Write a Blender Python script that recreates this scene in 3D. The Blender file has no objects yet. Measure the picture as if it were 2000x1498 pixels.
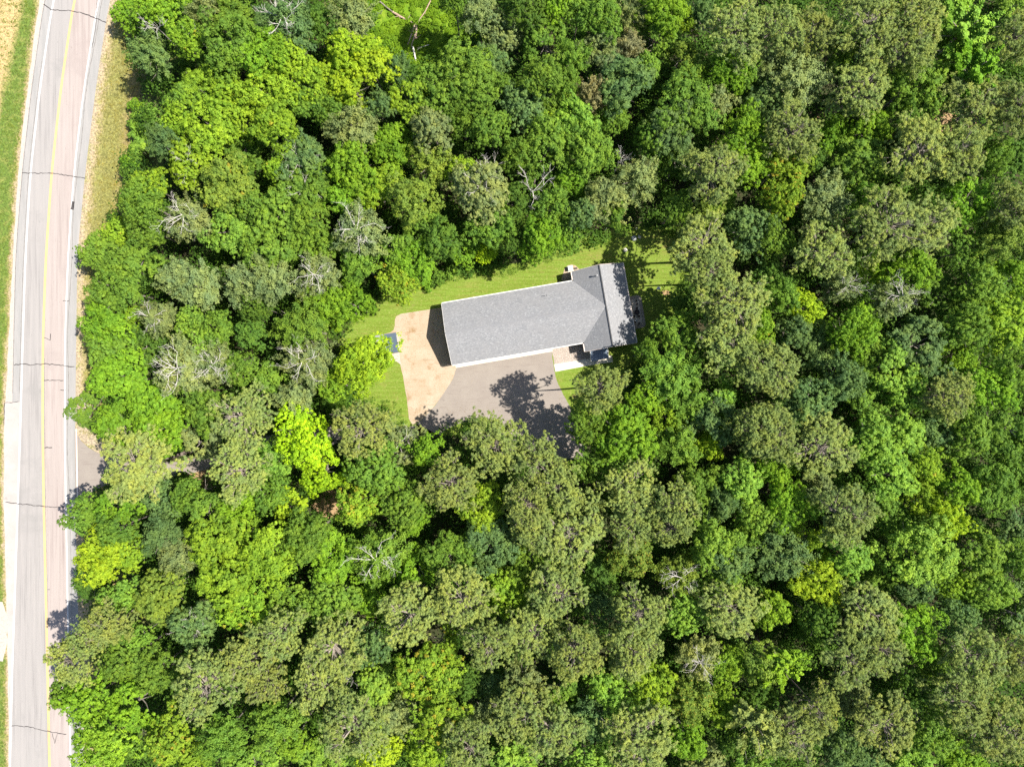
import bpy, math, random
import numpy as np
random.seed(7); RNG = np.random.default_rng(7)
S = bpy.context.scene
C = S.collection
R = math.radians
# ------------------------------------------------------------------ camera, light, exposure
CAM_H, PXM, CX, CY = 114.0, 11.7, 1000.0, 749.0      # flying height, photo px per metre on the ground
cam = bpy.data.cameras.new('camera'); co = bpy.data.objects.new('camera', cam); C.objects.link(co)
co.location = (0, 0, CAM_H); cam.lens = 36 * CAM_H * PXM / 2000; cam.sensor_width = 36
cam.clip_end = 2000; cam.clip_start = 0.5; S.camera = co
SUN_EL, SUN_AZ = 57.0, 3.0                            # azimuth above +x (photo right), degrees
w = bpy.data.worlds.new('World'); S.world = w; w.use_nodes = True
nt = w.node_tree; bg = nt.nodes['Background']; sky = nt.nodes.new('ShaderNodeTexSky')
sky.sky_type = 'NISHITA'; sky.sun_disc = False; sky.sun_elevation = R(SUN_EL); sky.sun_rotation = R(90 - SUN_AZ)
nt.links.new(sky.outputs[0], bg.inputs[0]); bg.inputs[1].default_value = 0.085
sl = bpy.data.lights.new('sun', 'SUN'); sl.energy = 4.6; sl.angle = R(0.5); sl.color = (1, .955, .88)
so = bpy.data.objects.new('sun', sl); C.objects.link(so)
so.rotation_euler = (0, R(90 - SUN_EL), R(SUN_AZ)); so.location = (60, 5, 90)
S.view_settings.view_transform = 'Standard'; S.view_settings.look = 'None'
S.view_settings.exposure = 1.06; S.view_settings.gamma = 1
try:
    S.cycles.use_denoising = False; S.cycles.max_bounces = 5; S.cycles.diffuse_bounces = 3; S.cycles.transmission_bounces = 3
    S.cycles.caustics_reflective = False; S.cycles.caustics_refractive = False
except Exception: pass

def W(px, py, z=0.0):
    k = (1 - z / CAM_H) / PXM
    return ((px - CX) * k, -(py - CY) * k, z)

# ------------------------------------------------------------------ materials
def mat(name):
    m = bpy.data.materials.new(name); m.use_nodes = True
    t = m.node_tree; return m, t, t.nodes['Principled BSDF']
def nd(t, typ, **kw):
    n = t.nodes.new(typ)
    for k, v in kw.items():
        if k.startswith('i_'): n.inputs[k[2:].replace('_', ' ')].default_value = v
        else: setattr(n, k, v)
    return n
def mixc(t, fac, a, b, typ='MIX'):
    n = t.nodes.new('ShaderNodeMix'); n.data_type = 'RGBA'; n.blend_type = typ
    for s, v in ((0, fac), (6, a), (7, b)):
        if hasattr(v, 'is_linked'): t.links.new(v, n.inputs[s])
        else: n.inputs[s].default_value = v if s == 0 else (*v[:3], 1)
    return n.outputs[2]
def noise(t, scale, detail=4, rough=.6, vec=None, dist=0.0):
    n = nd(t, 'ShaderNodeTexNoise'); n.inputs['Scale'].default_value = scale; n.inputs['Detail'].default_value = detail
    n.inputs['Roughness'].default_value = rough; n.inputs['Distortion'].default_value = dist
    if vec is not None: t.links.new(vec, n.inputs['Vector'])
    return n.outputs['Fac']
def ramp(t, fac, stops, interp='LINEAR'):
    n = t.nodes.new('ShaderNodeValToRGB'); e = n.color_ramp.elements; n.color_ramp.interpolation = interp
    while len(e) < len(stops): e.new(.5)
    for i, (p, c) in enumerate(stops):
        e[i].position = p; e[i].color = (*c, 1) if hasattr(c, '__len__') else (c, c, c, 1)
    t.links.new(fac, n.inputs[0]); return n.outputs[0]
def mth(t, op, a, b=0.0, c=None, clamp=False):
    n = t.nodes.new('ShaderNodeMath'); n.operation = op; n.use_clamp = clamp
    for i, v in enumerate((a, b) if c is None else (a, b, c)):
        if hasattr(v, 'is_linked'): t.links.new(v, n.inputs[i])
        else: n.inputs[i].default_value = v
    return n.outputs[0]
def wpos(t): return t.nodes.new('ShaderNodeNewGeometry').outputs['Position']
def stretch(t, sx, sy, rot=0.0, src=None):
    m = t.nodes.new('ShaderNodeMapping'); m.inputs['Scale'].default_value = (sx, sy, 1); m.inputs['Rotation'].default_value = (0, 0, R(rot))
    t.links.new(src if src is not None else wpos(t), m.inputs[0]); return m.outputs[0]

def ground_mat(name, layers, rough=.95, bump=.0, bscale=8):
    """layers: base colour, then (colour, scale, lo, hi, stretchx, stretchy, rot)"""
    m, t, b = mat(name); col = layers[0]; p = wpos(t)
    for L in layers[1:]:
        c, sc, lo, hi = L[:4]; v = p
        if len(L) > 4: v = stretch(t, L[4], L[5], L[6] if len(L) > 6 else 0)
        f = ramp(t, noise(t, sc, 5, .65, v), [(lo, 0.0), (hi, 1.0)])
        col = mixc(t, f, col, c)
    if hasattr(col, 'is_linked'): t.links.new(col, b.inputs['Base Color'])
    else: b.inputs['Base Color'].default_value = (*col, 1)
    b.inputs['Roughness'].default_value = rough; b.inputs['Specular IOR Level'].default_value = .2
    if bump:
        bn = nd(t, 'ShaderNodeBump'); bn.inputs['Strength'].default_value = bump; bn.inputs['Distance'].default_value = .1
        t.links.new(noise(t, bscale, 5, .7, p), bn.inputs['Height']); t.links.new(bn.outputs[0], b.inputs['Normal'])
    return m
M = {}
M['floor'] = ground_mat('forest_litter', [(.05, .042, .022), (.05, .085, .02), .25, (.0)][:1] + [((.035, .05, .014), .25, .42, .55), ((.09, .06, .035), .9, .6, .72), ((.03, .028, .015), 2.5, .5, .75)], bump=.6, bscale=3)
M['lawn'] = ground_mat('mown_lawn', [(.14, .195, .022), ((.22, .21, .05), .22, .5, .68), ((.10, .165, .014), .8, .5, .8, 1, 3, 10), ((.16, .235, .03), 1.0, .46, .56, .15, 2.6, -10), ((.25, .27, .07), 3, .52, .7), ((.08, .13, .012), 4, .54, .7), ((.24, .19, .07), .45, .64, .75), ((.25, .19, .08), .13, .66, .74)], bump=.6, bscale=14)
M['clearing'] = ground_mat('clearing_grass', [(.13, .23, .012), ((.19, .27, .02), .5, .45, .65), ((.06, .14, .008), 1.6, .5, .7), ((.24, .30, .04), 4, .58, .75), ((.3, .2, .1), .3, .66, .72)], bump=.9, bscale=5)
M['bare'] = ground_mat('bare_soil', [(.34, .22, .115), ((.22, .14, .07), 1.2, .5, .7), ((.2, .22, .03), .9, .55, .68), ((.5, .36, .2), 5, .55, .75)], bump=.4)
M['gravelpad'] = ground_mat('tan_gravel', [(.37, .285, .195), ((.43, .345, .255), .35, .4, .65), ((.27, .17, .085), .5, .55, .72, 1, 1), ((.30, .195, .11), 2.2, .55, .75, 3, 1, 10), ((.45, .36, .25), 6, .55, .8), ((.30, .215, .135), 1.1, .56, .72, .35, 2.4, 75), ((.22, .15, .09), 14, .66, .78)], bump=.5, bscale=18)
M['court'] = ground_mat('drive_asphalt', [(.245, .21, .18), ((.27, .235, .20), .3, .4, .65), ((.20, .17, .148), 1.0, .6, .75), ((.32, .28, .245), 22, .6, .8), ((.27, .225, .17), .35, .62, .75), ((.215, .18, .155), 1.3, .55, .7, .3, 2.6, 60)], bump=.2, bscale=30)
M['grey_lane'] = ground_mat('grey_asphalt', [(.285, .265, .248), ((.315, .29, .27), .5, .4, .65, 4, .12, 2), ((.205, .19, .18), .6, .52, .74, 3.2, .1, 2), ((.25, .235, .22), .12, .55, .7), ((.22, .21, .2), 3, .64, .74, 1, .3), ((.38, .35, .33), 18, .6, .8), ((.2, .19, .18), 1.5, .68, .78)], bump=.15, bscale=30)
M['pink_lane'] = ground_mat('pink_asphalt', [(.325, .277, .25), ((.365, .31, .28), .5, .4, .65, 4, .12, 2), ((.245, .195, .178), .6, .52, .74, 3.2, .1, 2), ((.30, .25, .228), .12, .55, .7), ((.25, .205, .185), 3, .64, .74, 1, .3), ((.42, .35, .32), 18, .6, .8), ((.24, .2, .18), 1.5, .68, .78)], bump=.15, bscale=30)
M['pale_asphalt'] = ground_mat('pale_asphalt', [(.36, .32, .29), ((.42, .375, .34), .3, .4, .65), ((.29, .26, .23), .8, .6, .78), ((.45, .41, .37), 18, .6, .8)], bump=.15, bscale=30)
M['shoulder'] = ground_mat('shoulder_asphalt', [(.27, .26, .245), ((.32, .3, .28), .5, .4, .65, 3, .3), ((.2, .19, .18), 4, .6, .75), ((.38, .36, .33), 18, .6, .8)], bump=.15, bscale=30)
M['concrete'] = ground_mat('concrete', [(.62, .57, .47), ((.55, .49, .39), .8, .5, .7), ((.68, .63, .54), 12, .55, .8)])
M['rockbed'] = ground_mat('pink_rock', [(.36, .30, .25), ((.5, .44, .38), 6, .5, .6), ((.16, .13, .11), 9, .56, .66), ((.40, .29, .24), 4, .58, .66)], bump=1.0, bscale=12)
M['whitegravel'] = ground_mat('white_gravel', [(.42, .37, .32), ((.33, .28, .23), 3, .5, .7), ((.5, .46, .42), 9, .55, .75)], bump=.5, bscale=18)
M['crack'] = ground_mat('crack_seal', [(.07, .062, .06)])
M['thincrack'] = ground_mat('joint_dirt', [(.15, .135, .125), ((.22, .2, .18), 2, .45, .6)])
M['line_white'] = ground_mat('white_paint', [(.60, .59, .57), ((.38, .35, .33), 5, .55, .72), ((.5, .48, .46), 1, .45, .65)])
M['line_yellow'] = ground_mat('yellow_paint', [(.58, .39, .14), ((.48, .36, .2), 3, .5, .7), ((.38, .3, .22), 8, .62, .75)])

def leafmat(name, transl=.3, rough=.6, spec=.14, vary=.35, orange=True):
    m, t, b = mat(name); b.inputs['Roughness'].default_value = rough; b.inputs['Specular IOR Level'].default_value = spec
    oi = t.nodes.new('ShaderNodeObjectInfo')
    at = t.nodes.new('ShaderNodeAttribute'); at.attribute_name = 'tone'
    tone = at.outputs['Fac']
    dark = mixc(t, 1.0, oi.outputs['Color'], (1 - vary, 1 - vary * .8, 1 - vary * .6), 'MULTIPLY')
    lite = mixc(t, 1.0, oi.outputs['Color'], (1 + vary * 1.1, 1 + vary * .8, 1 + vary * .5), 'MULTIPLY')
    c = mixc(t, tone, dark, lite)
    isl = t.nodes.new('ShaderNodeNewGeometry').outputs['Random Per Island']
    c = mixc(t, mth(t, 'MULTIPLY', isl, .35), c, mixc(t, 1.0, c, (.55, .6, .5), 'MULTIPLY'))
    wn = noise(t, .55, 3, .6, wpos(t)); c = mixc(t, ramp(t, wn, [(.38, 0.0), (.62, 1.0)]), mixc(t, 1.0, c, (.84, .93, 1.05), 'MULTIPLY'), mixc(t, 1.0, c, (1.12, 1.09, .9), 'MULTIPLY'))
    if orange:
        o2 = t.nodes.new('ShaderNodeAttribute'); o2.attribute_name = 'tone2'
        thr = mth(t, 'GREATER_THAN', o2.outputs['Fac'], oi.outputs['Alpha'])
        c = mixc(t, mth(t, 'MULTIPLY', thr, .5), c, (.50, .30, .04))
    t.links.new(c, b.inputs['Base Color'])
    tr = t.nodes.new('ShaderNodeBsdfTranslucent'); t.links.new(mixc(t, 1.0, c, (1.15, 1.2, .7), 'MULTIPLY'), tr.inputs[0])
    ms = t.nodes.new('ShaderNodeMixShader'); ms.inputs[0].default_value = transl
    t.links.new(b.outputs[0], ms.inputs[1]); t.links.new(tr.outputs[0], ms.inputs[2])
    t.links.new(ms.outputs[0], t.nodes['Material Output'].inputs[0]); return m
M['leaf'] = leafmat('broad_leaves', .38)
M['leaf_fine'] = leafmat('small_leaves', .36, vary=.25)
M['twig'] = ground_mat('pine_twigs', [(.27, .225, .18), ((.36, .31, .26), 5, .45, .6), ((.16, .13, .11), 8, .55, .7)])
M['needle'] = leafmat('pine_needles', .26, rough=.6, vary=.28, orange=False)
M['bark_pine'] = ground_mat('pine_bark', [(.26, .2, .165), ((.36, .3, .26), 5, .45, .6), ((.12, .09, .07), 8, .55, .7)], bump=.8, bscale=14)
M['bark'] = ground_mat('grey_bark', [(.2, .17, .14), ((.3, .27, .23), 4, .45, .6), ((.1, .08, .065), 8, .55, .7)], bump=.8, bscale=14)
M['deadwood'] = ground_mat('bleached_deadwood', [(.56, .51, .45), ((.66, .61, .55), 4, .45, .6), ((.24, .19, .16), 7, .58, .7)], bump=.6, bscale=14)
M['logwood'] = ground_mat('fallen_log_wood', [(.36, .25, .17), ((.5, .38, .28), 4, .45, .6), ((.16, .1, .07), 7, .58, .7)], bump=.6, bscale=14)
def flat(name, c, rough=.6, metal=0.0, var=.12):
    m, t, b = mat(name); n = noise(t, 6, 4)
    t.links.new(mixc(t, n, [v * (1 - var) for v in c], [v * (1 + var) for v in c]), b.inputs['Base Color'])
    b.inputs['Roughness'].default_value = rough; b.inputs['Metallic'].default_value = metal; return m
M['white'] = flat('white_trim', (.66, .63, .58)); M['cream'] = flat('cream_trim', (.66, .55, .47)); M['siding'] = flat('house_siding', (.50, .47, .42))
M['black'] = flat('black_metal', (.014, .014, .015), .5); M['glass'] = flat('window_glass', (.03, .035, .04), .08)
M['boxgreen'] = flat('pale_box', (.52, .60, .55)); M['ridge'] = flat('ridge_shingle', (.19, .19, .195), .9); M['inlay'] = flat('sandy_pavers', (.52, .44, .35), .9, 0, .15); M['stone'] = flat('grey_stone', (.42, .43, .42), .9, 0, .35); M['greybox'] = flat('grey_box', (.3, .3, .3))
M['brown'] = flat('brown_metal', (.05, .03, .02)); M['globe'] = flat('globe_white', (.78, .78, .76), .3)

def shingle_mat():
    m, t, b = mat('grey_shingles'); tc = t.nodes.new('ShaderNodeTexCoord').outputs['UV']
    br = nd(t, 'ShaderNodeTexBrick'); br.offset = .5
    for k, v in (('Scale', 1.0), ('Mortar Size', .012), ('Mortar Smooth', .3), ('Brick Width', .33), ('Row Height', .15), ('Bias', 0.0)): br.inputs[k].default_value = v
    br.inputs['Color1'].default_value = (.205, .207, .212, 1); br.inputs['Color2'].default_value = (.25, .25, .255, 1); br.inputs['Mortar'].default_value = (.15, .15, .155, 1)
    t.links.new(tc, br.inputs['Vector'])
    wn = t.nodes.new('ShaderNodeTexVoronoi'); wn.inputs['Scale'].default_value = 1.0; t.links.new(stretch(t, 5, 7, 0, tc), wn.inputs['Vector'])
    sp = nd(t, 'ShaderNodeSeparateColor'); t.links.new(wn.outputs['Color'], sp.inputs[0])
    c = mixc(t, ramp(t, sp.outputs[0], [(.6, 0.0), (1, .8)]), br.outputs['Color'], (.31, .31, .31))
    c = mixc(t, ramp(t, sp.outputs[1], [(.75, 0.0), (1, .5)]), c, (.16, .165, .175))
    c = mixc(t, ramp(t, noise(t, .5, 3, .5, tc), [(.4, 0.0), (.65, .5)]), c, (.23, .225, .225))
    t.links.new(c, b.inputs['Base Color']); b.inputs['Roughness'].default_value = .9; b.inputs['Specular IOR Level'].default_value = .2
    return m
M['shingle'] = shingle_mat()
def seam_mat(name, base):
    m, t, b = mat(name); tc = t.nodes.new('ShaderNodeTexCoord').outputs['UV']
    n = noise(t, 1.5, 4, .6, tc); t.links.new(mixc(t, n, [v * .8 for v in base], [v * 1.25 for v in base]), b.inputs['Base Color'])
    b.inputs['Roughness'].default_value = .45; b.inputs['Metallic'].default_value = .3; return m
M['seam'] = seam_mat('blue_grey_metal', (.105, .14, .185))
def paver_mat():
    m, t, b = mat('patio_pavers'); br = nd(t, 'ShaderNodeTexBrick')
    for k, v in (('Scale', 1.0), ('Mortar Size', .012), ('Brick Width', .3), ('Row Height', .2)): br.inputs[k].default_value = v
    br.inputs['Color1'].default_value = (.30, .25, .20, 1); br.inputs['Color2'].default_value = (.36, .29, .23, 1); br.inputs['Mortar'].default_value = (.15, .13, .11, 1)
    t.links.new(wpos(t), br.inputs['Vector']); t.links.new(mixc(t, ramp(t, noise(t, 3), [(.5, 0.0), (.7, .4)]), br.outputs['Color'], (.42, .37, .3)), b.inputs['Base Color'])
    b.inputs['Roughness'].default_value = .9; return m
M['paver'] = paver_mat()

# ------------------------------------------------------------------ object helpers
def link(o, parent=None):
    C.objects.link(o)
    if parent is not None: o.parent = parent
    return o
def mesh_obj(name, verts, faces, m, parent=None, uv=None, smooth=False):
    me = bpy.data.meshes.new(name); me.from_pydata([tuple(v) for v in verts], [], faces); me.materials.append(m)
    if uv is not None:
        l = me.uv_layers.new(name='UVMap')
        for i, lp in enumerate(me.loops): l.data[i].uv = uv[lp.vertex_index]
    if smooth: me.polygons.foreach_set('use_smooth', [True] * len(me.polygons))
    me.update(); return link(bpy.data.objects.new(name, me), parent)
def tag(o, label=None, cat=None, group=None, kind=None):
    for k, v in (('label', label), ('category', cat), ('group', group), ('kind', kind)):
        if v: o[k] = v
    return o
def empty(name, loc=(0, 0, 0), label=None, cat=None, group=None):
    o = bpy.data.objects.new(name, None); o.location = loc; o.empty_display_size = .3; C.objects.link(o); return tag(o, label, cat, group)
class MB:
    def __init__(s): s.v = []; s.f = []
    def add(s, vs, fs):
        k = len(s.v); s.v += [tuple(v) for v in vs]; s.f += [tuple(i + k for i in f) for f in fs]
    def box(s, c, d, rz=0.0):
        cr, sr = math.cos(rz), math.sin(rz); vs = []
        for z in (-.5, .5):
            for x, y in ((-.5, -.5), (.5, -.5), (.5, .5), (-.5, .5)):
                X, Y = x * d[0], y * d[1]; vs.append((c[0] + X * cr - Y * sr, c[1] + X * sr + Y * cr, c[2] + z * d[2]))
        s.add(vs, [(3, 2, 1, 0), (4, 5, 6, 7), (0, 1, 5, 4), (1, 2, 6, 5), (2, 3, 7, 6), (3, 0, 4, 7)])
    def bar(s, a, b, wd, h):
        a = np.array(a, float); b = np.array(b, float); d = b - a; L = np.linalg.norm(d); d /= L
        n = np.cross(d, (0, 0, 1)); n /= np.linalg.norm(n) + 1e-9; u = np.cross(n, d); vs = []
        for p in (a, b):
            for i, j in ((-1, -1), (1, -1), (1, 1), (-1, 1)): vs.append(p + n * i * wd / 2 + u * j * h / 2)
        s.add(vs, [(0, 1, 2, 3), (7, 6, 5, 4), (0, 4, 5, 1), (1, 5, 6, 2), (2, 6, 7, 3), (3, 7, 4, 0)])
    def tube(s, pts, rad, n=6, cap=True):
        pts = [np.array(p, float) for p in pts]; k = len(s.v); m = len(pts)
        for i, p in enumerate(pts):
            d = pts[min(i + 1, m - 1)] - pts[max(i - 1, 0)]; d /= np.linalg.norm(d) + 1e-9
            a = np.cross(d, (.31, .87, .12)); a /= np.linalg.norm(a) + 1e-9; b = np.cross(d, a)
            for j in range(n):
                t = 2 * math.pi * j / n; s.v.append(tuple(p + (a * math.cos(t) + b * math.sin(t)) * rad[i]))
        for i in range(m - 1):
            for j in range(n):
                s.f.append((k + i * n + j, k + i * n + (j + 1) % n, k + (i + 1) * n + (j + 1) % n, k + (i + 1) * n + j))
        if cap: s.f.append(tuple(k + (m - 1) * n + j for j in range(n))); s.f.append(tuple(k + n - 1 - j for j in range(n)))
    def lathe(s, c, prof, n=20):
        k = len(s.v)
        for r, z in prof:
            for j in range(n): t = 2 * math.pi * j / n; s.v.append((c[0] + r * math.cos(t), c[1] + r * math.sin(t), c[2] + z))
        for i in range(len(prof) - 1):
            for j in range(n): s.f.append((k + i * n + j, k + i * n + (j + 1) % n, k + (i + 1) * n + (j + 1) % n, k + (i + 1) * n + j))
        s.f.append(tuple(k + (len(prof) - 1) * n + j for j in range(n)))
    def build(s, name, m, parent=None, smooth=False): return mesh_obj(name, s.v, s.f, m, parent, None, smooth)

def rough_poly(pts, step=12, amp=2.0, seed=1):
    """subdivide a photo-pixel polygon and roughen its edge"""
    r = random.Random(seed); out = []
    for i in range(len(pts)):
        a, b = pts[i], pts[(i + 1) % len(pts)]; L = math.hypot(b[0] - a[0], b[1] - a[1]); n = max(1, int(L / step))
        for k in range(n):
            t = k / n; out.append((a[0] + (b[0] - a[0]) * t + r.uniform(-amp, amp), a[1] + (b[1] - a[1]) * t + r.uniform(-amp, amp)))
    return out
def sheet(name, pts, z, m, kind='structure', label=None, thick=0.0, parent=None):
    vs = [W(x, y)[:2] + (z,) for x, y in pts]; n = len(vs)
    area = sum(vs[i][0] * vs[(i + 1) % n][1] - vs[(i + 1) % n][0] * vs[i][1] for i in range(n))
    if area < 0: vs = vs[::-1]
    fs = [tuple(range(n))]
    if thick:
        vs = vs + [(v[0], v[1], z - thick) for v in vs]
        fs += [(i, i + n, (i + 1) % n + n, (i + 1) % n)[::1] for i in range(n)]
    o = mesh_obj(name, vs, fs, m, parent)
    if parent is None: tag(o, label, None, None, kind)
    return o
def lerp_tab(tab, y):
    for (y0, x0), (y1, x1) in zip(tab, tab[1:]):
        if y <= y1: return x0 + (x1 - x0) * (y - y0) / (y1 - y0)
    return tab[-1][1]
def smooth_tab(tab): return lambda y: sum(lerp_tab(tab, y + d) for d in (-40, -20, 0, 20, 40)) / 5
YS = list(range(-420, 1921, 20))
def band(name, fa, fb, z, m, y0=-420, y1=1920, parent=None, uv=False, uvw=None):
    ys = [y for y in YS if y0 < y < y1]; ys = [y0] + ys + [y1]
    vs = []; us = []
    for y in ys:
        xa, xb = fa(y), fb(y); vs += [W(xa, y)[:2] + (z,), W(xb, y)[:2] + (z,)]; us += [(0, y / 1000), (abs(xb - xa) / 100, y / 1000)]
    fs = [(2 * i + 2, 2 * i + 3, 2 * i + 1, 2 * i) for i in range(len(ys) - 1)]
    o = mesh_obj(name, vs, fs, m, parent, us if uv else None)
    if parent is None: o['kind'] = 'structure'
    return o

# ------------------------------------------------------------------ ground, road
mesh_obj('ground', [(-400, -400, 0), (400, -400, 0), (400, 400, 0), (-400, 400, 0)], [(0, 1, 2, 3)], M['floor'])['kind'] = 'structure'
T_gl = smooth_tab([(-420, 185), (0, 77), (167, 55), (333, 36), (500, 25), (667, 17), (770, 12), (790, 8), (1000, 7), (1165, 13), (1330, 16), (1498, 17), (1920, 18)])
T_al = smooth_tab([(-420, 195), (0, 86), (167, 62), (333, 43), (500, 30), (667, 26), (1000, 20), (1498, 19), (1920, 19)])
T_wl = smooth_tab([(-420, 216), (0, 104), (167, 79), (333, 60), (500, 50), (667, 44.5), (833, 40), (1000, 34.5), (1165, 29), (1330, 23.5), (1498, 19.5), (1920, 10)])
T_yc = smooth_tab([(-420, 262), (0, 145), (167, 120), (333, 101.5), (500, 90), (667, 84), (833, 83.5), (1000, 86), (1165, 90), (1330, 93.5), (1498, 97), (1920, 105)])
T_wr = smooth_tab([(-420, 312), (0, 192), (167, 165), (333, 145), (500, 133), (667, 127), (833, 126.5), (1000, 129), (1165, 132), (1330, 135), (1498, 138), (1920, 147)])
T_ar = smooth_tab([(-420, 336), (0, 214), (167, 188), (333, 167), (500, 151), (667, 149), (833, 147), (1000, 147), (1165, 152), (1330, 158), (1498, 165), (1920, 178)])
def verge_mat(name, stops, shift, far=None):
    m, t, b = mat(name); uv = t.nodes.new('ShaderNodeTexCoord').outputs['UV']; s = nd(t, 'ShaderNodeSeparateXYZ'); t.links.new(uv, s.inputs[0])
    p = wpos(t); f = mth(t, 'ADD', s.outputs[0], mth(t, 'MULTIPLY', mth(t, 'SUBTRACT', noise(t, .35, 6, .7, p), .5), .35))
    f = mth(t, 'ADD', f, mth(t, 'MULTIPLY', mth(t, 'SUBTRACT', noise(t, 2.5, 4, .7, p), .5), .2))
    c = ramp(t, f, stops)
    c = mixc(t, ramp(t, noise(t, .6, 5, .7, p), [(.5, 0.0), (.62, .6)]), c, (.22, .22, .05))
    if far:
        k = ramp(t, mth(t, 'SUBTRACT', f, mth(t, 'MULTIPLY', s.outputs[1], shift)), [(.24, 0.0), (.42, 1.0)]); c = mixc(t, k, c, far)
    g = ramp(t, noise(t, 3.2, 6, .78, p), [(.38, .5), (.62, 1.5)])
    t.links.new(mixc(t, 1.0, c, g, 'MULTIPLY'), b.inputs['Base Color']); b.inputs['Roughness'].default_value = .95
    bn = nd(t, 'ShaderNodeBump'); bn.inputs['Strength'].default_value = .8; bn.inputs['Distance'].default_value = .12
    t.links.new(noise(t, 6, 5, .7, p), bn.inputs['Height']); t.links.new(bn.outputs[0], b.inputs['Normal']); return m
M['verge_l'] = verge_mat('field_and_verge', [(.02, (.36, .28, .18)), (.06, (.26, .21, .08)), (.12, (.105, .155, .02)), (1, (.08, .145, .014))], .9, (.42, .30, .13))
M['verge_r'] = verge_mat('dry_verge', [(.02, (.34, .27, .18)), (.10, (.38, .29, .17)), (.18, (.30, .24, .11)), (.26, (.22, .20, .06)), (.55, (.20, .19, .05)), (.75, (.27, .20, .08)), (1, (.07, .09, .02))], 0)
band('field_verge', lambda y: T_gl(y) + 1, lambda y: T_gl(y) - 700, .012, M['verge_l'], uv=True)
o = band('roadside_verge', lambda y: T_ar(y) - 1, lambda y: T_ar(y) + 150, .012, M['verge_r'], uv=True)
band('gravel_shoulder', lambda y: T_gl(y) + random.uniform(-1.2, 1.2), lambda y: T_al(y) + 1, .016, M['whitegravel'])
band('road_shoulder_left', T_al, T_wl, .020, M['shoulder'], y1=785)
band('turn_lane', lambda y: T_gl(y) + 1, T_wl, .021, M['pale_asphalt'], y0=785)
band('road_shoulder_right', T_wr, T_ar, .020, M['shoulder'])
band('road', T_wl, T_yc, .024, M['grey_lane'])
rd = band('road_lane', T_yc, T_wr, .024, M['pink_lane'])
for fn, wd, nm, mk in ((T_wl, 3.0, 'white_edge_line', 'line_white'), (T_wr, 2.6, 'white_edge_line', 'line_white')):
    band(nm, lambda y: fn(y) - wd / 2, lambda y: fn(y) + wd / 2, .028, M[mk], parent=rd)
band('yellow_centre_line', lambda y: T_yc(y) - 2.3, lambda y: T_yc(y) - .5, .028, M['line_yellow'], parent=rd)
band('yellow_centre_line', lambda y: T_yc(y) + .3, lambda y: T_yc(y) + 2.1, .028, M['line_yellow'], parent=rd)
def crack(pts, wd, m='crack', z=.032, seed=0, jit=1.0):
    r = random.Random(seed); P = []
    for a, b in zip(pts, pts[1:]):
        L = math.hypot(b[0] - a[0], b[1] - a[1]); n = max(2, int(L / 4))
        for k in range(n): t = k / n; P.append((a[0] + (b[0] - a[0]) * t + r.uniform(-jit, jit) * .5, a[1] + (b[1] - a[1]) * t + r.uniform(-jit, jit)))
    P.append(pts[-1]); vs = []; fs = []
    for i, p in enumerate(P):
        q0, q1 = P[max(i - 1, 0)], P[min(i + 1, len(P) - 1)]; dx, dy = q1[0] - q0[0], q1[1] - q0[1]; L = math.hypot(dx, dy) + 1e-6
        h = wd / 2 * r.uniform(.6, 1.3); nx, ny = -dy / L * h, dx / L * h
        vs += [W(p[0] + nx, p[1] + ny)[:2] + (z,), W(p[0] - nx, p[1] - ny)[:2] + (z,)]
    for i in range(len(P) - 1): fs.append((2 * i, 2 * i + 1, 2 * i + 3, 2 * i + 2))
    mesh_obj('crack', vs, fs, M[m], rd)
CR = [([(85, 9), (100, 20), (142, 22), (165, 28), (187, 36), (208, 45)], 1.7), ([(43, 338), (60, 339), (100, 339), (145, 345), (167, 349)], 1.5),
      ([(27, 713), (45, 711), (63, 713), (84, 711), (115, 712), (127, 715), (146, 716)], 1.6), ([(86, 743), (110, 743), (124, 743)], 1.4),
      ([(86, 660), (98, 664), (99, 652)], 1.3), ([(118, 761), (128, 762)], 1.1), ([(87, 874), (102, 874)], 1.8),
      ([(11, 981), (40, 984), (86, 989), (128, 991)], 1.5), ([(22, 1416), (60, 1419), (90, 1427), (130, 1433)], 1.5), ([(103, 1432), (107, 1452), (112, 1432)], 1.0),
      ([(123, 588), (135, 588)], 1.3), ([(93, 1151), (98, 1151)], 1.0), ([(8, 787), (22, 786), (37, 784)], 1.2), ([(9, 787), (8, 830)], 1.3), ([(190, 0), (188, 50), (180, 95)], .9),
      ([(143, 395), (141, 410)], 4.5)]
for i, (p, wd) in enumerate(CR): crack(p, wd, seed=i)
LONG = [([(T_wr(y) + 6 + 1.5 * math.sin(y / 37), y) for y in range(-40, 1000, 24)], 1.0), ([(T_yc(y) + 3.2, y) for y in range(700, 1240, 24)], .7), ([(T_al(y) + 1, y) for y in range(0, 780, 24)], 1.2),
        ([(T_wl(y) - 4, y) for y in range(120, 780, 24)], .9), ([(T_wr(y) + 8, y) for y in range(1000, 1500, 24)], .7)]
for i, (p, wd) in enumerate(LONG): crack(p, wd, 'thincrack', seed=50 + i, jit=.5)
sheet('dirt_track', rough_poly([(-60, 1172), (4, 1175), (13, 1200), (14, 1250), (6, 1290), (-60, 1296)], 10, 1.5, 3), .018, M['whitegravel'])

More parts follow.
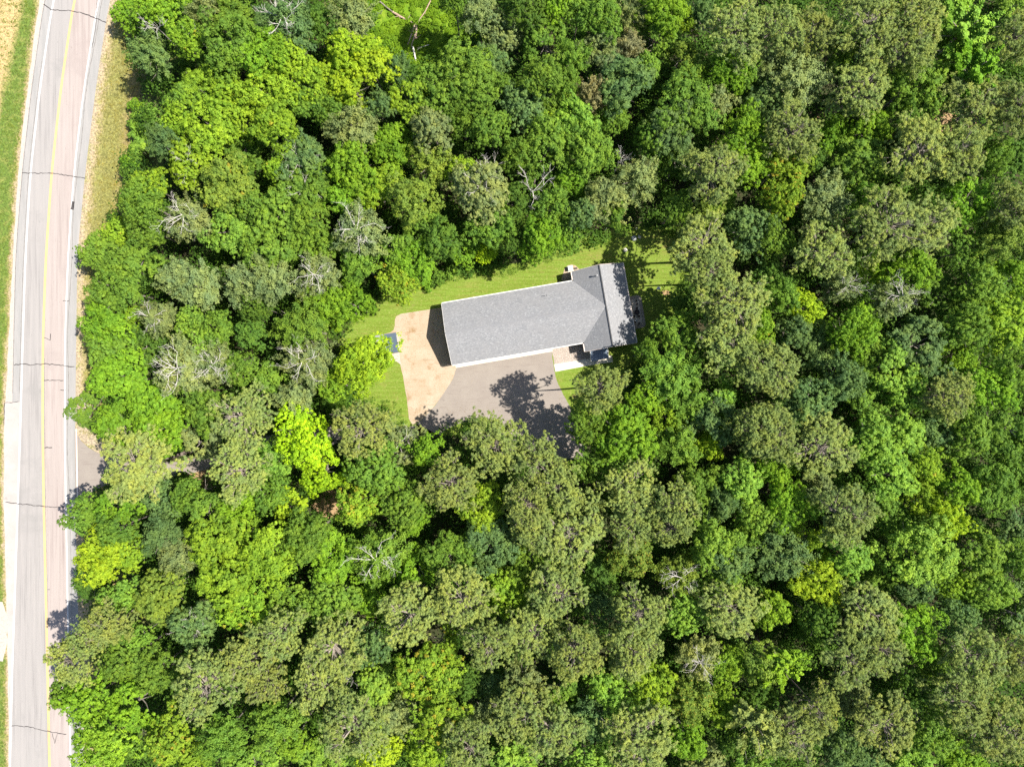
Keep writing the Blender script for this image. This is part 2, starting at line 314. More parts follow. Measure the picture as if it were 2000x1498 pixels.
# ------------------------------------------------------------------ yard surfaces
sheet('driveway_mouth', [(T_ar(842) - 1, 842), (152, 850), (160, 862), (172, 873), (190, 884), (206, 892), (250, 897), (300, 902), (350, 902), (390, 893), (430, 876), (480, 862), (520, 850), (580, 838), (640, 832), (700, 838), (760, 845), (815, 829), (860, 850), (800, 872), (740, 868), (690, 862), (640, 858), (585, 864), (530, 876), (490, 886), (440, 902), (400, 918), (350, 930), (300, 935), (250, 938), (215, 942), (190, 956), (165, 972), (T_ar(985), 985)], .034, M['court'])
sheet('driveway_edge', [(148, 838), (150.5, 838), (153, 985), (150.5, 985)], .038, M['cream'])
sheet('lawn', rough_poly([(655, 668), (690, 628), (735, 590), (780, 560), (860, 538), (930, 520), (1010, 515), (1090, 480), (1180, 450), (1260, 440), (1345, 445), (1370, 520), (1350, 590), (1300, 660), (1260, 720), (1240, 800), (1130, 830), (1100, 850), (1000, 880), (880, 850), (800, 845), (720, 830), (680, 790), (690, 720), (700, 690)], 14, 2.5, 5), .018, M['lawn'])
sheet('gravel_pad', rough_poly([(771, 625), (774, 618), (784, 613), (802, 610), (842, 604), (900, 596), (960, 640), (930, 700), (896, 714), (885, 740), (862, 775), (838, 806), (820, 822), (806, 830), (799, 818), (796, 790), (792, 764), (787, 735), (781, 711), (774, 706), (764, 705), (758, 700), (757, 690), (752, 672), (750, 652), (762, 650), (769, 644), (771, 636)], 9, .5, 6), .026, M['gravelpad'])
sheet('white_gravel_strip', rough_poly([(740, 690), (780, 686), (783, 712), (775, 706), (764, 705), (740, 706)], 8, .8, 7), .030, M['whitegravel'])
sheet('court', rough_poly([(890, 716), (893, 715), (885, 740)] + [(874, 757), (862, 775), (850, 792), (838, 806), (822, 821), (812, 830), (820, 850), (860, 850), (874, 837), (892, 829), (910, 824), (940, 815), (975, 822), (1010, 860), (1060, 900), (1105, 925), (1142, 905), (1140, 850), (1125, 806), (1112, 792), (1100, 771), (1090, 750), (1085, 737), (1083, 725), (1079, 700), (1077, 680), (1000, 690)], 7, .35, 77), .034, M['court'])
sheet('rock_bed', rough_poly([(1076, 676), (1155, 664), (1158, 700), (1083, 712)], 12, .6, 8), .030, M['rockbed'])
sheet('garage_apron', [(888, 706), (1077, 674), (1079, 686.5), (890.5, 718.5)], .060, M['concrete'], thick=.06)
sheet('concrete_walk', [(1082, 712), (1153, 700), (1195, 694), (1197, 707), (1155, 713), (1085, 726)], .060, M['concrete'], thick=.06)
sheet('utility_bed', rough_poly([(1096, 548), (1100, 536), (1102, 526), (1108, 519), (1117, 517), (1124, 519), (1131, 526), (1134, 540), (1120, 552)], 6, .5, 9), .030, M['gravelpad'])
sheet('clearing', rough_poly([(690, -20), (700, 60), (730, 110), (790, 150), (870, 140), (980, 120), (960, 40), (900, -40), (760, -60)], 12, 4, 10), .018, M['clearing'])
for i, (x, y, r) in enumerate([(655, 985, 40), (637, 70, 38), (395, 925, 50), (380, 870, 26), (1630, 235, 34), (1865, 240, 45), (170, 975, 18), (1300, 572, 7), (940, 1165, 25), (1395, 1090, 25), (1630, 1085, 20)]):
    sheet('bare_patch', rough_poly([(x + r * math.cos(a) * 1.15, y + r * .75 * math.sin(a)) for a in np.linspace(0, 6.0, 11)], 10, r * .12, 20 + i), .022, M['bare'])
sheet('verge_corner', rough_poly([(149, 822), (180, 815), (215, 850), (205, 890), (188, 882), (172, 871), (160, 860), (153, 848)], 8, 1, 41), .030, M['verge_r'])

# ------------------------------------------------------------------ house
ZE, ZR = 3.3, 5.7
def P3(px, py, z): return np.array(W(px, py, z))
NW, SW = P3(863, 593, ZE), P3(883, 713, ZE)
ax = P3(1140, 669, ZE) - SW; ax[2] = 0; ax /= np.linalg.norm(ax)             # main axis
ay = np.array([-ax[1], ax[0], 0])
def L(u, v, z): p = SW + ax * u + ay * v; return np.array([p[0], p[1], z])    # house frame: u along, v across
def inv(p): d = p - SW; return float(d @ ax), float(d @ ay)
wid = inv(NW)[1]; half = wid / 2
uW0 = inv(P3(1140, 669, ZE))[0]; uR = inv(P3(1183, 598, ZR))[0]; uE = inv(P3(1240, 652, ZE))[0]
vS = inv(P3(1141, 687, ZE))[1]; vN = inv(P3(1116, 531, ZE))[1]
uR = (uW0 + uE) / 2
print('HOUSE', wid, uW0, uR, uE, vS, vN)
house = empty('house', tuple(L(uR / 2, half, 0)), 'long grey-shingled house with a cross-gabled east end in the clearing', 'house')
hl = house.location.copy()
def hmesh(name, vs, fs, m, parent=None, uv=None):
    pr = parent if parent is not None else house
    o = mesh_obj(name, [np.array(v) - np.array(hl) for v in vs], fs, m, pr, uv); return o
def slope(pts, udir, th=.16):
    """a roof plane with thickness; UV along the eave and up the slope"""
    pts = [np.array(p) for p in pts]; n = np.cross(pts[1] - pts[0], pts[2] - pts[0]); n /= np.linalg.norm(n)
    if n[2] < 0: pts = pts[::-1]; n = -n
    v = np.cross(n, udir); k = len(pts); uv = [(float(p @ udir), float(p @ v)) for p in pts] * 2
    low = [p - np.array([0, 0, th]) for p in pts]
    fs = [tuple(range(k)), tuple(range(2 * k - 1, k - 1, -1))] + [(i, i + k, (i + 1) % k + k, (i + 1) % k) for i in range(k)]
    return pts + low, fs, uv
rv, rf, ru = [], [], []
def addslope(pts, udir):
    v, f, u = slope(pts, udir); k = len(rv); rv.extend(v); rf.extend([tuple(i + k for i in q) for q in f]); ru.extend(u)
uV = uW0
addslope([L(0, 0, ZE), L(uV, 0, ZE), L(uR, half, ZR), L(0, half, ZR)], ax)
addslope([L(0, wid, ZE), L(uV, wid, ZE), L(uR, half, ZR), L(0, half, ZR)], ax)
hw = uR - uW0
addslope([L(uW0, vS, ZE), L(uW0, 0, ZE), L(uR, half, ZR), L(uR, vS, ZR)], ay)
addslope([L(uW0, vN, ZE), L(uW0, wid, ZE), L(uR, half, ZR), L(uR, vN, ZR)], ay)
addslope([L(uE, vS, ZE), L(uR, vS, ZR), L(uR, vN, ZR), L(uE, vN, ZE)], ay)
roof = hmesh('roof', rv, rf, M['shingle'], None, ru)
def hbar(name, segs, wd, h, m, parent=None):
    b = MB()
    for a, c in segs: b.bar(np.array(a) - np.array(hl), np.array(c) - np.array(hl), wd, h)
    return b.build(name, m, parent or house)
dz = np.array([0, 0, .05])
hbar('ridge_cap', [(L(0, half, ZR) + dz * .5, L(uR - .2, half, ZR) + dz * .5)], .24, .05, M['ridge'], roof)
hbar('ridge_cap', [(L(uR, vS, ZR) + dz, L(uR, vN, ZR) + dz)], .16, .1, M['black'], roof)
o_ = .09
hbar('gutter', [(L(.05, -o_, ZE - .08), L(uW0 - .15, -o_, ZE - .08))], .14, .13, M['white'])
hbar('gutter', [(L(.05, wid + o_, ZE - .08), L(uW0 - .15, wid + o_, ZE - .08))], .14, .13, M['white'])
hbar('gutter', [(L(uE + o_, vS, ZE - .08), L(uE + o_, vN, ZE - .08))], .14, .13, M['cream'])
hbar('gutter', [(L(uW0 - o_, vS, ZE - .08), L(uW0 - o_, -.2, ZE - .08))], .14, .13, M['cream'])
hbar('gutter', [(L(uW0 - o_, vN, ZE - .08), L(uW0 - o_, wid + .2, ZE - .08))], .14, .13, M['cream'])
hbar('fascia', [(L(-.04, 0, ZE - .08), L(-.04, half, ZR - .08)), (L(-.04, half, ZR - .08), L(-.04, wid, ZE - .08))], .05, .2, M['white'])
for vv, s in ((vS, -1), (vN, 1)):
    hbar('fascia', [(L(uW0, vv + s * .04, ZE - .08), L(uR, vv + s * .04, ZR - .08)), (L(uR, vv + s * .04, ZR - .08), L(uE, vv + s * .04, ZE - .08))], .05, .18, M['cream'])
# walls: footprint inset under the eaves, gable tops
def wall_block(u0, u1, v0, v1, gable):
    zt = ZE - .2; b = [(u0, v0), (u1, v0), (u1, v1), (u0, v1)]
    vs = [L(u, v, 0) for u, v in b] + [L(u, v, zt) for u, v in b]; fs = [(0, 1, 5, 4), (1, 2, 6, 5), (2, 3, 7, 6), (3, 0, 4, 7), (4, 5, 6, 7)]
    if gable == 'u':
        m_ = (v0 + v1) / 2; zz = ZR - .35; vs += [L(u0, m_, zz), L(u1, m_, zz)]; fs += [(7, 4, 8), (5, 6, 9)]
    else:
        m_ = (u0 + u1) / 2; zz = ZR - .35; vs += [L(m_, v0, zz), L(m_, v1, zz)]; fs += [(4, 5, 8), (6, 7, 9)]
    return vs, fs
v1_, f1_ = wall_block(.35, uW0 + .6, .45, wid - .45, 'u'); v2_, f2_ = wall_block(uW0 + .4, uE - .4, vS + .35, vN - .35, 'v')
wl = hmesh('wall', v1_ + v2_, f1_ + [tuple(i + len(v1_) for i in q) for q in f2_], M['siding'])
def panel(name, u0, u1, v, z0, z1, m, out, parent=None, axis='u', th=.05):
    if axis == 'u': vs = [L(a, v + b * out, z) for z in (z0, z1) for a, b in ((u0, 0), (u1, 0), (u1, th), (u0, th))]
    else: vs = [L(v + b * out, a, z) for z in (z0, z1) for a, b in ((u0, 0), (u1, 0), (u1, th), (u0, th))]
    return hmesh(name, vs, [(0, 1, 2, 3), (7, 6, 5, 4), (0, 4, 5, 1), (1, 5, 6, 2), (2, 6, 7, 3), (3, 7, 4, 0)], m, parent)
for u0 in (2.6, 6.9, 11.2):
    g = panel('garage_door', u0, u0 + 3.6, .45, .05, 2.6, M['white'], -1)
    for k in range(4): panel('pane', u0 + .25 + k * .82, u0 + .9 + k * .82, .40, 2.0, 2.35, M['glass'], -1, g, th=.02)
panel('door', .9, 1.8, .45, .05, 2.1, M['brown'], -1)
for u0 in (3, 8, 13, 18): f = panel('window', u0, u0 + 1.3, wid - .45, 1.0, 2.2, M['white'], 1); panel('pane', u0 + .1, u0 + 1.2, wid - .40, 1.1, 2.1, M['glass'], 1, f, th=.02)
for v0 in (0, 3.5, 7.5): f = panel('window', v0, v0 + 1.5, uE - .4, .9, 2.2, M['white'], 1, axis='v'); panel('pane', v0 + .1, v0 + 1.4, uE - .35, 1.0, 2.1, M['glass'], 1, f, axis='v', th=.02)
for v0 in (3, 6.2): f = panel('window', v0, v0 + 1.0, .35, 1.0, 2.0, M['white'], -1, axis='v'); panel('pane', v0 + .1, v0 + .9, .30, 1.1, 1.9, M['glass'], -1, f, axis='v', th=.02)
b = MB()
for px, py in ((1067.5, 576.5),): 
    p = P3(px, py, 5.2) - np.array(hl); b.lathe((p[0], p[1], p[2] - .7), [(.05, 0), (.05, .8), (.035, .8)], 10)
b.build('vent_pipe', M['black'], roof)
b = MB(); p = P3(1165, 539, 5.6) - np.array(hl); b.lathe((p[0], p[1], p[2] - .6), [(.09, 0), (.09, 1.1), (.15, 1.1), (.15, 1.2), (.02, 1.28)], 12); b.build('flue', M['greybox'], roof)
# covered porch: lower metal roof on posts
pz0, pz1 = 2.95, 2.65
pa, pb, pc, pd = P3(1152.5, 683, pz0), P3(1186, 677, pz0), P3(1188.5, 700, pz1), P3(1155, 706, pz1)
v, f, u = slope([pa, pb, pc, pd], ax, .1); pr = hmesh('porch_roof', v, f, M['seam'], None, u)
segs = []
for k in range(1, 9): t = k / 9; segs.append((pa + (pb - pa) * t + dz * .4, pd + (pc - pd) * t + dz * .4))
hbar('seam', segs, .03, .04, M['seam'], pr)
hbar('fascia', [(pa + (-.03, 0, 0), pd + (-.03, 0, 0))], .07, .16, M['white'], pr); hbar('fascia', [(pb + (.03, 0, 0), pc + (.03, 0, 0))], .07, .16, M['white'], pr)
for q in (pd, pc):
    b = MB(); c = q - np.array(hl) + (q is pd) * ax * .15 - (q is pc) * ax * .15 + ay * .15; b.box((c[0], c[1], (pz1 - .1) / 2), (.14, .14, pz1 - .12), math.atan2(ax[1], ax[0])); b.build('post', M['white'], house)

# ------------------------------------------------------------------ shed (mostly hidden under the lime tree)
sz = 2.5; s1, s2, s3, s4 = P3(750, 653, sz), P3(773, 649.5, sz + .15), P3(779, 687, sz + .15), P3(757, 691, sz)
shed = empty('shed', tuple((s1 + s3) / 2 * (1, 1, 0)), 'small shed with a blue-grey metal roof half hidden under a lime tree', 'shed')
sh = np.array(shed.location)
s0, s5 = P3(721, 658, sz - .5), P3(729, 697, sz - .5)
def smesh(name, vs, fs, m, parent=shed, uv=None): return mesh_obj(name, [np.array(v) - sh for v in vs], fs, m, parent, uv)
v, f, u = slope([s1, s2, s3, s4], ay, .08); sr = smesh('roof', v, f, M['seam'], shed, u)
v, f, u = slope([s0, s1 - (0.02, 0, 0), s4 - (0.02, 0, 0), s5], ay, .08); smesh('roof', v, f, M['greybox'], shed, u)
b = MB()
for k in range(1, 8): t = k / 8; b.bar(s1 + (s4 - s1) * t + dz * .3 - sh, s2 + (s3 - s2) * t + dz * .3 - sh, .03, .03)
b.build('seam', M['seam'], sr)
base = [s0 * .98 + s3 * .02, s2 * .98 + s5 * .02, s3 * .98 + s0 * .02, s5 * .98 + s2 * .02]
smesh('wall', [(p[0], p[1], 0) for p in base] + [(p[0], p[1], q) for p, q in zip(base, (sz - .62, sz - .02, sz - .02, sz - .62))], [(0, 1, 5, 4), (1, 2, 6, 5), (2, 3, 7, 6), (3, 0, 4, 7)], M['siding'])

# ------------------------------------------------------------------ yard things
def at(px, py, z=0): return np.array(W(px, py, z))
rz = math.atan2(ax[1], ax[0])
t_ = empty('utility_box', tuple(at(1113.5, 525.5)), 'pale green utility box on the tan bed behind the house', 'utility box')
b = MB(); b.box((0, 0, .05), (1.0, .95, .1), rz); b.build('pad', M['concrete'], t_)
b = MB(); b.box((0, 0, .44), (.74, .7, .68), rz); b.box((0, 0, .80), (.8, .76, .04), rz); b.build('cabinet', M['boxgreen'], t_)
b = MB(); b.box((.1 * math.cos(rz), .1, .835), (.3, .02, .03), rz); b.build('hinge', M['greybox'], t_)
b = MB(); p = at(1124, 525); b.box((0, 0, .12), (.5, .26, .24), rz); b.box((0, 0, .25), (.54, .3, .03), rz); o = b.build('shadow_box', M['brown']); o.location = p; tag(o, 'low dark brown box standing in for a shadow beside the pale utility box', 'shadow stand-in')  # dark brown box added in place of a shadow lying on the bed
b = MB(); b.box((0, 0, .35), (.34, .45, .7), rz); b.lathe((0, 0, .7), [(.14, 0), (.14, .04), (.05, .05)], 14); o = b.build('meter_cabinet', M['greybox']); o.location = at(1114, 545); tag(o, 'small grey cabinet in the shaded corner behind the house', 'cabinet')
t_ = empty('globe_light', tuple(at(1282.8, 565.5)), 'white globe on a thin post in the lawn east of the house', 'yard light')
b = MB(); b.tube([(0, 0, 0), (0, 0, 1.1)], [.03, .025], 8); b.lathe((0, 0, 0), [(.1, 0), (.1, .03), (.03, .05)], 12); b.build('post', M['black'], t_)
b = MB(); b.lathe((0, 0, 1.38), [(.3 * math.cos(a), .3 * math.sin(a)) for a in np.linspace(-1.5, 1.45, 12)], 24); b.build('globe', M['globe'], t_, True)
b = MB(); b.lathe((0, 0, 1.66), [(.07, 0), (.07, .04), (.02, .07)], 12); b.build('finial', M['greybox'], t_)
def rock(name, px, py, r, label, seed, m='stone'):
    rr = random.Random(seed); b = MB(); n = 12; pr = []
    b.lathe((0, 0, 0), [(r, 0), (r * 1.05, r * .3), (r * .85, r * .65), (r * .45, r * .9), (r * .1, r * .95)], n)
    b.v = [(x * (1 + rr.uniform(-.14, .14)), y * (1 + rr.uniform(-.14, .14)), z * (1 + rr.uniform(-.12, .12))) for x, y, z in b.v]
    o = b.build(name, M[m]); o.location = at(px, py); tag(o, label, 'boulder', 'boulders on the north-east lawn'); return o
rock('boulder', 1221, 489, .34, 'white boulder on the lawn just above the roof corner', 1, 'concrete')
rock('boulder', 1238, 466, .42, 'largest grey boulder in the dark tree shade above the lawn', 2)
rock('boulder', 1249, 463, .26, 'pale boulder right beside the largest grey boulder', 3, 'concrete')
rock('boulder', 1243, 447, .17, 'tiny white stone alone in deep shade above the boulders', 4, 'concrete')
rock('boulder', 1308, 486, .18, 'small grey stone in shade left of the tall pine', 5)
# patio
def rrect(px, py, hw_, hl_, rad, n=6):
    out = []
    for cx, cy, a0 in ((hw_ - rad, hl_ - rad, 0), (-(hw_ - rad), hl_ - rad, 90), (-(hw_ - rad), -(hl_ - rad), 180), (hw_ - rad, -(hl_ - rad), 270)):
        for k in range(n + 1): a = R(a0 + 90 * k / n); out.append((cx + rad * math.cos(a), cy + rad * math.sin(a)))
    c = at(px, py); return [(c[0] + x * math.cos(rz) - y * math.sin(rz), c[1] + x * math.sin(rz) + y * math.cos(rz)) for x, y in out]
def wsheet(name, pts, z, th, m):
    n = len(pts); vs = [(x, y, z) for x, y in pts] + [(x, y, z - th) for x, y in pts]
    o = mesh_obj(name, vs, [tuple(range(n))] + [(i, i + n, (i + 1) % n + n, (i + 1) % n) for i in range(n)], m); o['kind'] = 'structure'; return o
wsheet('patio', rrect(1241, 610, 1.35, 2.75, .7), .08, .08, M['paver'])
wsheet('patio_inlay', rrect(1239, 609.5, 1.0, 2.05, .06), .086, .02, M['inlay'])
t_ = empty('fire_pit', tuple(at(1243, 610.5) + (0, 0, .086)), 'round black fire pit in the middle of the paved patio', 'fire pit')
b = MB(); b.lathe((0, 0, 0), [(.36, 0), (.42, .35), (.46, .38), (.46, .43), (.40, .43), (.36, .25), (.02, .22)], 28); b.build('bowl', M['black'], t_)
b = MB(); b.lathe((0, 0, .24), [(.3, 0), (.2, .07), (.02, .1)], 14); b.build('coals', M['brown'], t_)
PL = [(1242.3, 588, .15, 'topmost small black pot on the patio'), (1243.7, 594.5, .15, 'small black pot second from the top of the patio'), (1243.3, 602.5, .17, 'black pot just above the round fire pit'), (1237.3, 618.5, .17, 'black pot below left of the fire pit, against the eave'),
      (1246.9, 618.5, .19, 'black pot below right of the round fire pit'), (1239.9, 629.8, .16, 'black pot near the eave, beside the pale round stone'), (1247.9, 631.5, .15, 'lowest black pot on the outer side of the patio')]
for px, py, r, lb in PL:
    t_ = empty('planter_pot', tuple(at(px, py) + (0, 0, .086)), lb, 'plant pot', 'black pots on the patio')
    b = MB(); b.lathe((0, 0, 0), [(r * .7, 0), (r, .3), (r * 1.08, .3), (r * 1.08, .34), (r * .9, .34), (r * .85, .27), (.01, .27)], 16); b.build('pot', M['black'], t_)
    b = MB(); b.lathe((0, 0, .272), [(r * .8, 0), (r * .5, .03), (.01, .04)], 12); b.build('soil', M['brown'], t_)
b = MB(); b.lathe((0, 0, 0), [(.24, 0), (.26, .12), (.2, .14), (.12, .14), (.1, .08), (.01, .08)], 20); o = b.build('stone_ring', M['stone']); o.location = at(1242.3, 626) + (0, 0, .087); tag(o, 'pale round stone ring on the lower patio', 'stone ring')

# ------------------------------------------------------------------ foliage meshes
def nrm(a): return a / (np.linalg.norm(a, axis=1, keepdims=True) + 1e-9)
def leaf_mesh(name, P, N, a, b_, tone, tone2, m, dirn=None):
    """one rhombus leaf per point; a half length, b_ half width, dirn leaf axis"""
    n = len(P); N = nrm(N); r = RNG.normal(size=(n, 3)) if dirn is None else dirn + RNG.normal(size=(n, 3)) * .25
    U = nrm(np.cross(N, r)) if dirn is None else nrm(r - N * np.sum(r * N, 1, keepdims=True)); V = np.cross(N, U)
    a = np.broadcast_to(a, n)[:, None]; b_ = np.broadcast_to(b_, n)[:, None]
    v = np.stack([P - U * a, P - V * b_ - N * a * .12, P + U * a, P + V * b_ - N * a * .12], 1).reshape(-1, 3)
    me = bpy.data.meshes.new(name); me.vertices.add(4 * n); me.vertices.foreach_set('co', v.astype(np.float32).ravel())
    me.loops.add(4 * n); me.loops.foreach_set('vertex_index', np.arange(4 * n, dtype=np.int32))
    me.polygons.add(n); me.polygons.foreach_set('loop_start', np.arange(0, 4 * n, 4, dtype=np.int32)); me.polygons.foreach_set('loop_total', np.full(n, 4, np.int32))
    for nm, d in (('tone', tone), ('tone2', tone2)):
        at_ = me.attributes.new(nm, 'FLOAT', 'FACE'); at_.data.foreach_set('value', np.asarray(d, np.float32))
    me.materials.append(m); me.update(); me.validate(); return me
def dome_points(n, flat_=0.0):
    u = RNG.random(n); ph = RNG.random(n) * 2 * math.pi; z = 1 - u * (1.15 + flat_); z = np.clip(z, -.35, 1); rr = np.sqrt(np.clip(1 - z * z, 0, 1))
    return np.stack([rr * np.cos(ph), rr * np.sin(ph), z], 1)
def broad_crown(name, rad, ch, zc, nl=46, nc=12, nleaf=16, lr=(.2, .36), cr=.34, ls=.15, m='leaf', seed=0, droop=.0, spiky=0.0, low=.35):
    """lobes over a crown ellipsoid, rosettes over each lobe, leaves over each rosette (metres)"""
    global RNG; RNG = np.random.default_rng(seed)
    D = dome_points(nl); k = RNG.uniform(.45, .86, nl) ** .8
    k[: nl // 4] *= .75; lumps = 1 + .22 * np.sin(np.arctan2(D[:, 1], D[:, 0]) * 3 + seed) * np.sqrt(1 - np.clip(D[:, 2], -1, 1) ** 2)
    LC = D * k[:, None] * np.array([rad, rad, ch]) * lumps[:, None]; LR = RNG.uniform(lr[0], lr[1], nl) * rad
    # rosettes
    q = dome_points(nl * nc); Lc = np.repeat(LC, nc, 0); Lr = np.repeat(LR, nc)
    q = nrm(q + nrm(Lc + np.array([0, 0, .3])) * .35)
    RC = Lc + q * (Lr * RNG.uniform(.6, 1.16, len(Lr)))[:, None] * np.array([1, 1, .85])
    keep = RC[:, 2] > -ch * .55; RC, q, Lr = RC[keep], q[keep], Lr[keep]
    lt = np.repeat(RNG.random(nl), nc)[keep]; n = len(RC); rt = RNG.random(n)
    crs = cr * RNG.uniform(.7, 1.25, n)
    d = dome_points(n * nleaf); d = nrm(d + np.repeat(q, nleaf, 0) * .5)
    P = np.repeat(RC, nleaf, 0) + d * (np.repeat(crs, nleaf) * RNG.uniform(.55, 1.1, n * nleaf))[:, None] * np.array([1, 1, .7])
    if spiky: P += np.repeat(q, nleaf, 0) * (RNG.random(n * nleaf) ** 2 * spiky)[:, None]
    P[:, 2] -= droop * (P[:, 0] ** 2 + P[:, 1] ** 2) / rad
    N = d * .85 + np.repeat(q, nleaf, 0) * .35 + np.array([0, 0, .3]) + RNG.normal(size=P.shape) * .25
    P[:, 2] += zc
    tone = np.clip(np.repeat(.45 * lt + .55 * rt, nleaf) + RNG.normal(size=len(P)) * .08, 0, 1)
    s = ls * RNG.uniform(.7, 1.3, len(P))
    return leaf_mesh(name, P, N, s, s * .62, tone, np.repeat(rt * .5 + RNG.random(n) * .5, nleaf), M[m])
def trunk_mesh(name, H, r0, zc, rad, ch, nlimb, m, seed, full=True):
    r = random.Random(seed); b = MB(); bx, by = r.uniform(-.3, .3), r.uniform(-.3, .3)
    pts = [(bx * math.sin(t * 3), by * math.sin(t * 2.3), t * H) for t in np.linspace(0, 1, 7)]
    b.tube(pts, [r0 * (1.35 if i == 0 else 1 - i / 7.5) for i in range(7)], 8)
    for k in range(nlimb):
        a = k * 2.4 + r.uniform(-.3, .3); z0 = r.uniform(zc - ch * .9, zc + ch * .2); e = r.uniform(.5, .88) * rad
        el = r.uniform(.15, .6) * ch; p0 = np.array([0, 0, z0]); p2 = np.array([math.cos(a) * e, math.sin(a) * e, z0 + el]); p1 = (p0 + p2) / 2 + np.array([0, 0, -.25])
        b.tube([p0, p1, p2], [r0 * .42, r0 * .28, r0 * .08], 5)
    me = bpy.data.meshes.new(name); me.from_pydata(b.v, [], b.f); me.materials.append(m); me.update(); return me
def bare_branch_mesh(name, rad, z0, z1, n, seed, m, depth=2, thick=.07):
    """forking bleached branches fanning out of a point and rising above the leaves"""
    r = random.Random(seed); b = MB()
    def grow(p, d, Ln, th, lv):
        q = [p]; dd = d.copy()
        for k in range(3):
            dd = dd + np.array([r.uniform(-.28, .28), r.uniform(-.28, .28), r.uniform(-.1, .12)]); dd /= np.linalg.norm(dd); q.append(q[-1] + dd * Ln / 3)
        b.tube(q, [th, th * .8, th * .62, th * .35], 5)
        if lv > 0:
            for k in range(r.choice((2, 3, 3))):
                s = q[r.choice((1, 2, 3))]; e = dd + np.array([r.uniform(-1, 1), r.uniform(-1, 1), r.uniform(-.15, .35)]); e /= np.linalg.norm(e); grow(s, e, Ln * r.uniform(.45, .7), th * .58, lv - 1)
    for k in range(n):
        a = k * 2 * math.pi / n + r.uniform(-.5, .5); up = r.uniform(.1, .7)
        d = np.array([math.cos(a), math.sin(a), up]); d /= np.linalg.norm(d); grow(np.array([0, 0, z0 + r.uniform(0, (z1 - z0) * .6)]), d, rad * r.uniform(.55, .85), thick, depth)
    me = bpy.data.meshes.new(name); me.from_pydata(b.v, [], b.f); me.materials.append(m); me.update(); return me
def pine_crown(name, rad, ch, zc, seed, nb=110, nt=8, nn=22, tr=.28, col=None, flatten=1.0):
    """dome of needle tufts carried on forking twigs; returns crown mesh and branch mesh"""
    global RNG; RNG = np.random.default_rng(seed); r = random.Random(seed)
    ph = RNG.random(nb) * 2 * math.pi; rho = np.sqrt(RNG.random(nb)) * .95 + .03
    lump = 1 + .17 * np.sin(3 * ph + seed) + .11 * np.sin(5 * ph + 2 * seed)
    layer = np.where(RNG.random(nb) < .28, RNG.uniform(.25, .6, nb), 0)
    X = rho * rad * lump * np.cos(ph); Y = rho * rad * lump * np.sin(ph); Z = ch * (np.sqrt(np.clip(1 - rho ** 2.4, 0, 1)) - layer * .9 - .25) + RNG.normal(size=nb) * .5
    E = np.stack([X, Y, Z], 1)
    # hollow where old branches show
    hx, hy = r.uniform(-.3, .3) * rad, r.uniform(-.3, .3) * rad
    keep = ((X - hx) ** 2 + (Y - hy) ** 2) > (.2 * rad) ** 2
    Ek = E[keep]; n = len(Ek)
    TC = np.repeat(Ek, nt, 0) + RNG.normal(size=(n * nt, 3)) * np.array([.38, .38, .2]) * (rad / 4.2)
    out = nrm(np.repeat(Ek, nt, 0) * np.array([1, 1, .2]) + np.array([0, 0, 1.6]))
    tt = np.clip(np.repeat(RNG.random(n) * .5, nt) + RNG.random(n * nt) * .5, 0, 1)
    k = len(TC); tr_ = tr * RNG.uniform(.7, 1.25, k)
    d = dome_points(k * nn, -.1); d = nrm(d + np.repeat(out, nn, 0) * .45)
    P = np.repeat(TC, nn, 0) + d * (np.repeat(tr_, nn) * RNG.uniform(.35, .95, k * nn))[:, None]
    N = nrm(RNG.normal(size=P.shape) * .5 + np.array([0, 0, .45]) + d * .8); P[:, 2] += zc
    me = leaf_mesh(name, P, N, .15 * RNG.uniform(.8, 1.25, len(P)), .045, np.repeat(tt, nn), np.zeros(len(P)), M['needle'], dirn=d)
    b = MB()
    for i in range(nb):
        if i % 2 and not (not keep[i]): continue
        e = E[i] + np.array([0, 0, zc]); z0 = zc + min(E[i][2], ch * .5) - rho[i] * 1.6 - .2; p0 = np.array([0, 0, z0]); mid = p0 * .45 + e * .55 + np.array([r.uniform(-.3, .3), r.uniform(-.3, .3), -.15])
        b.tube([p0, mid, e + (0, 0, .1)], [.075, .05, .02], 5)
        if not keep[i] or i % 4 == 0:
            for q in range(4):
                f = e + np.array([r.uniform(-.7, .7), r.uniform(-.7, .7), r.uniform(-.1, .45)]); b.tube([mid * .4 + e * .6, f], [.03, .012], 4)
    me2 = bpy.data.meshes.new('branches'); me2.from_pydata(b.v, [], b.f); me2.materials.append(M['twig']); me2.update()
    return me, me2
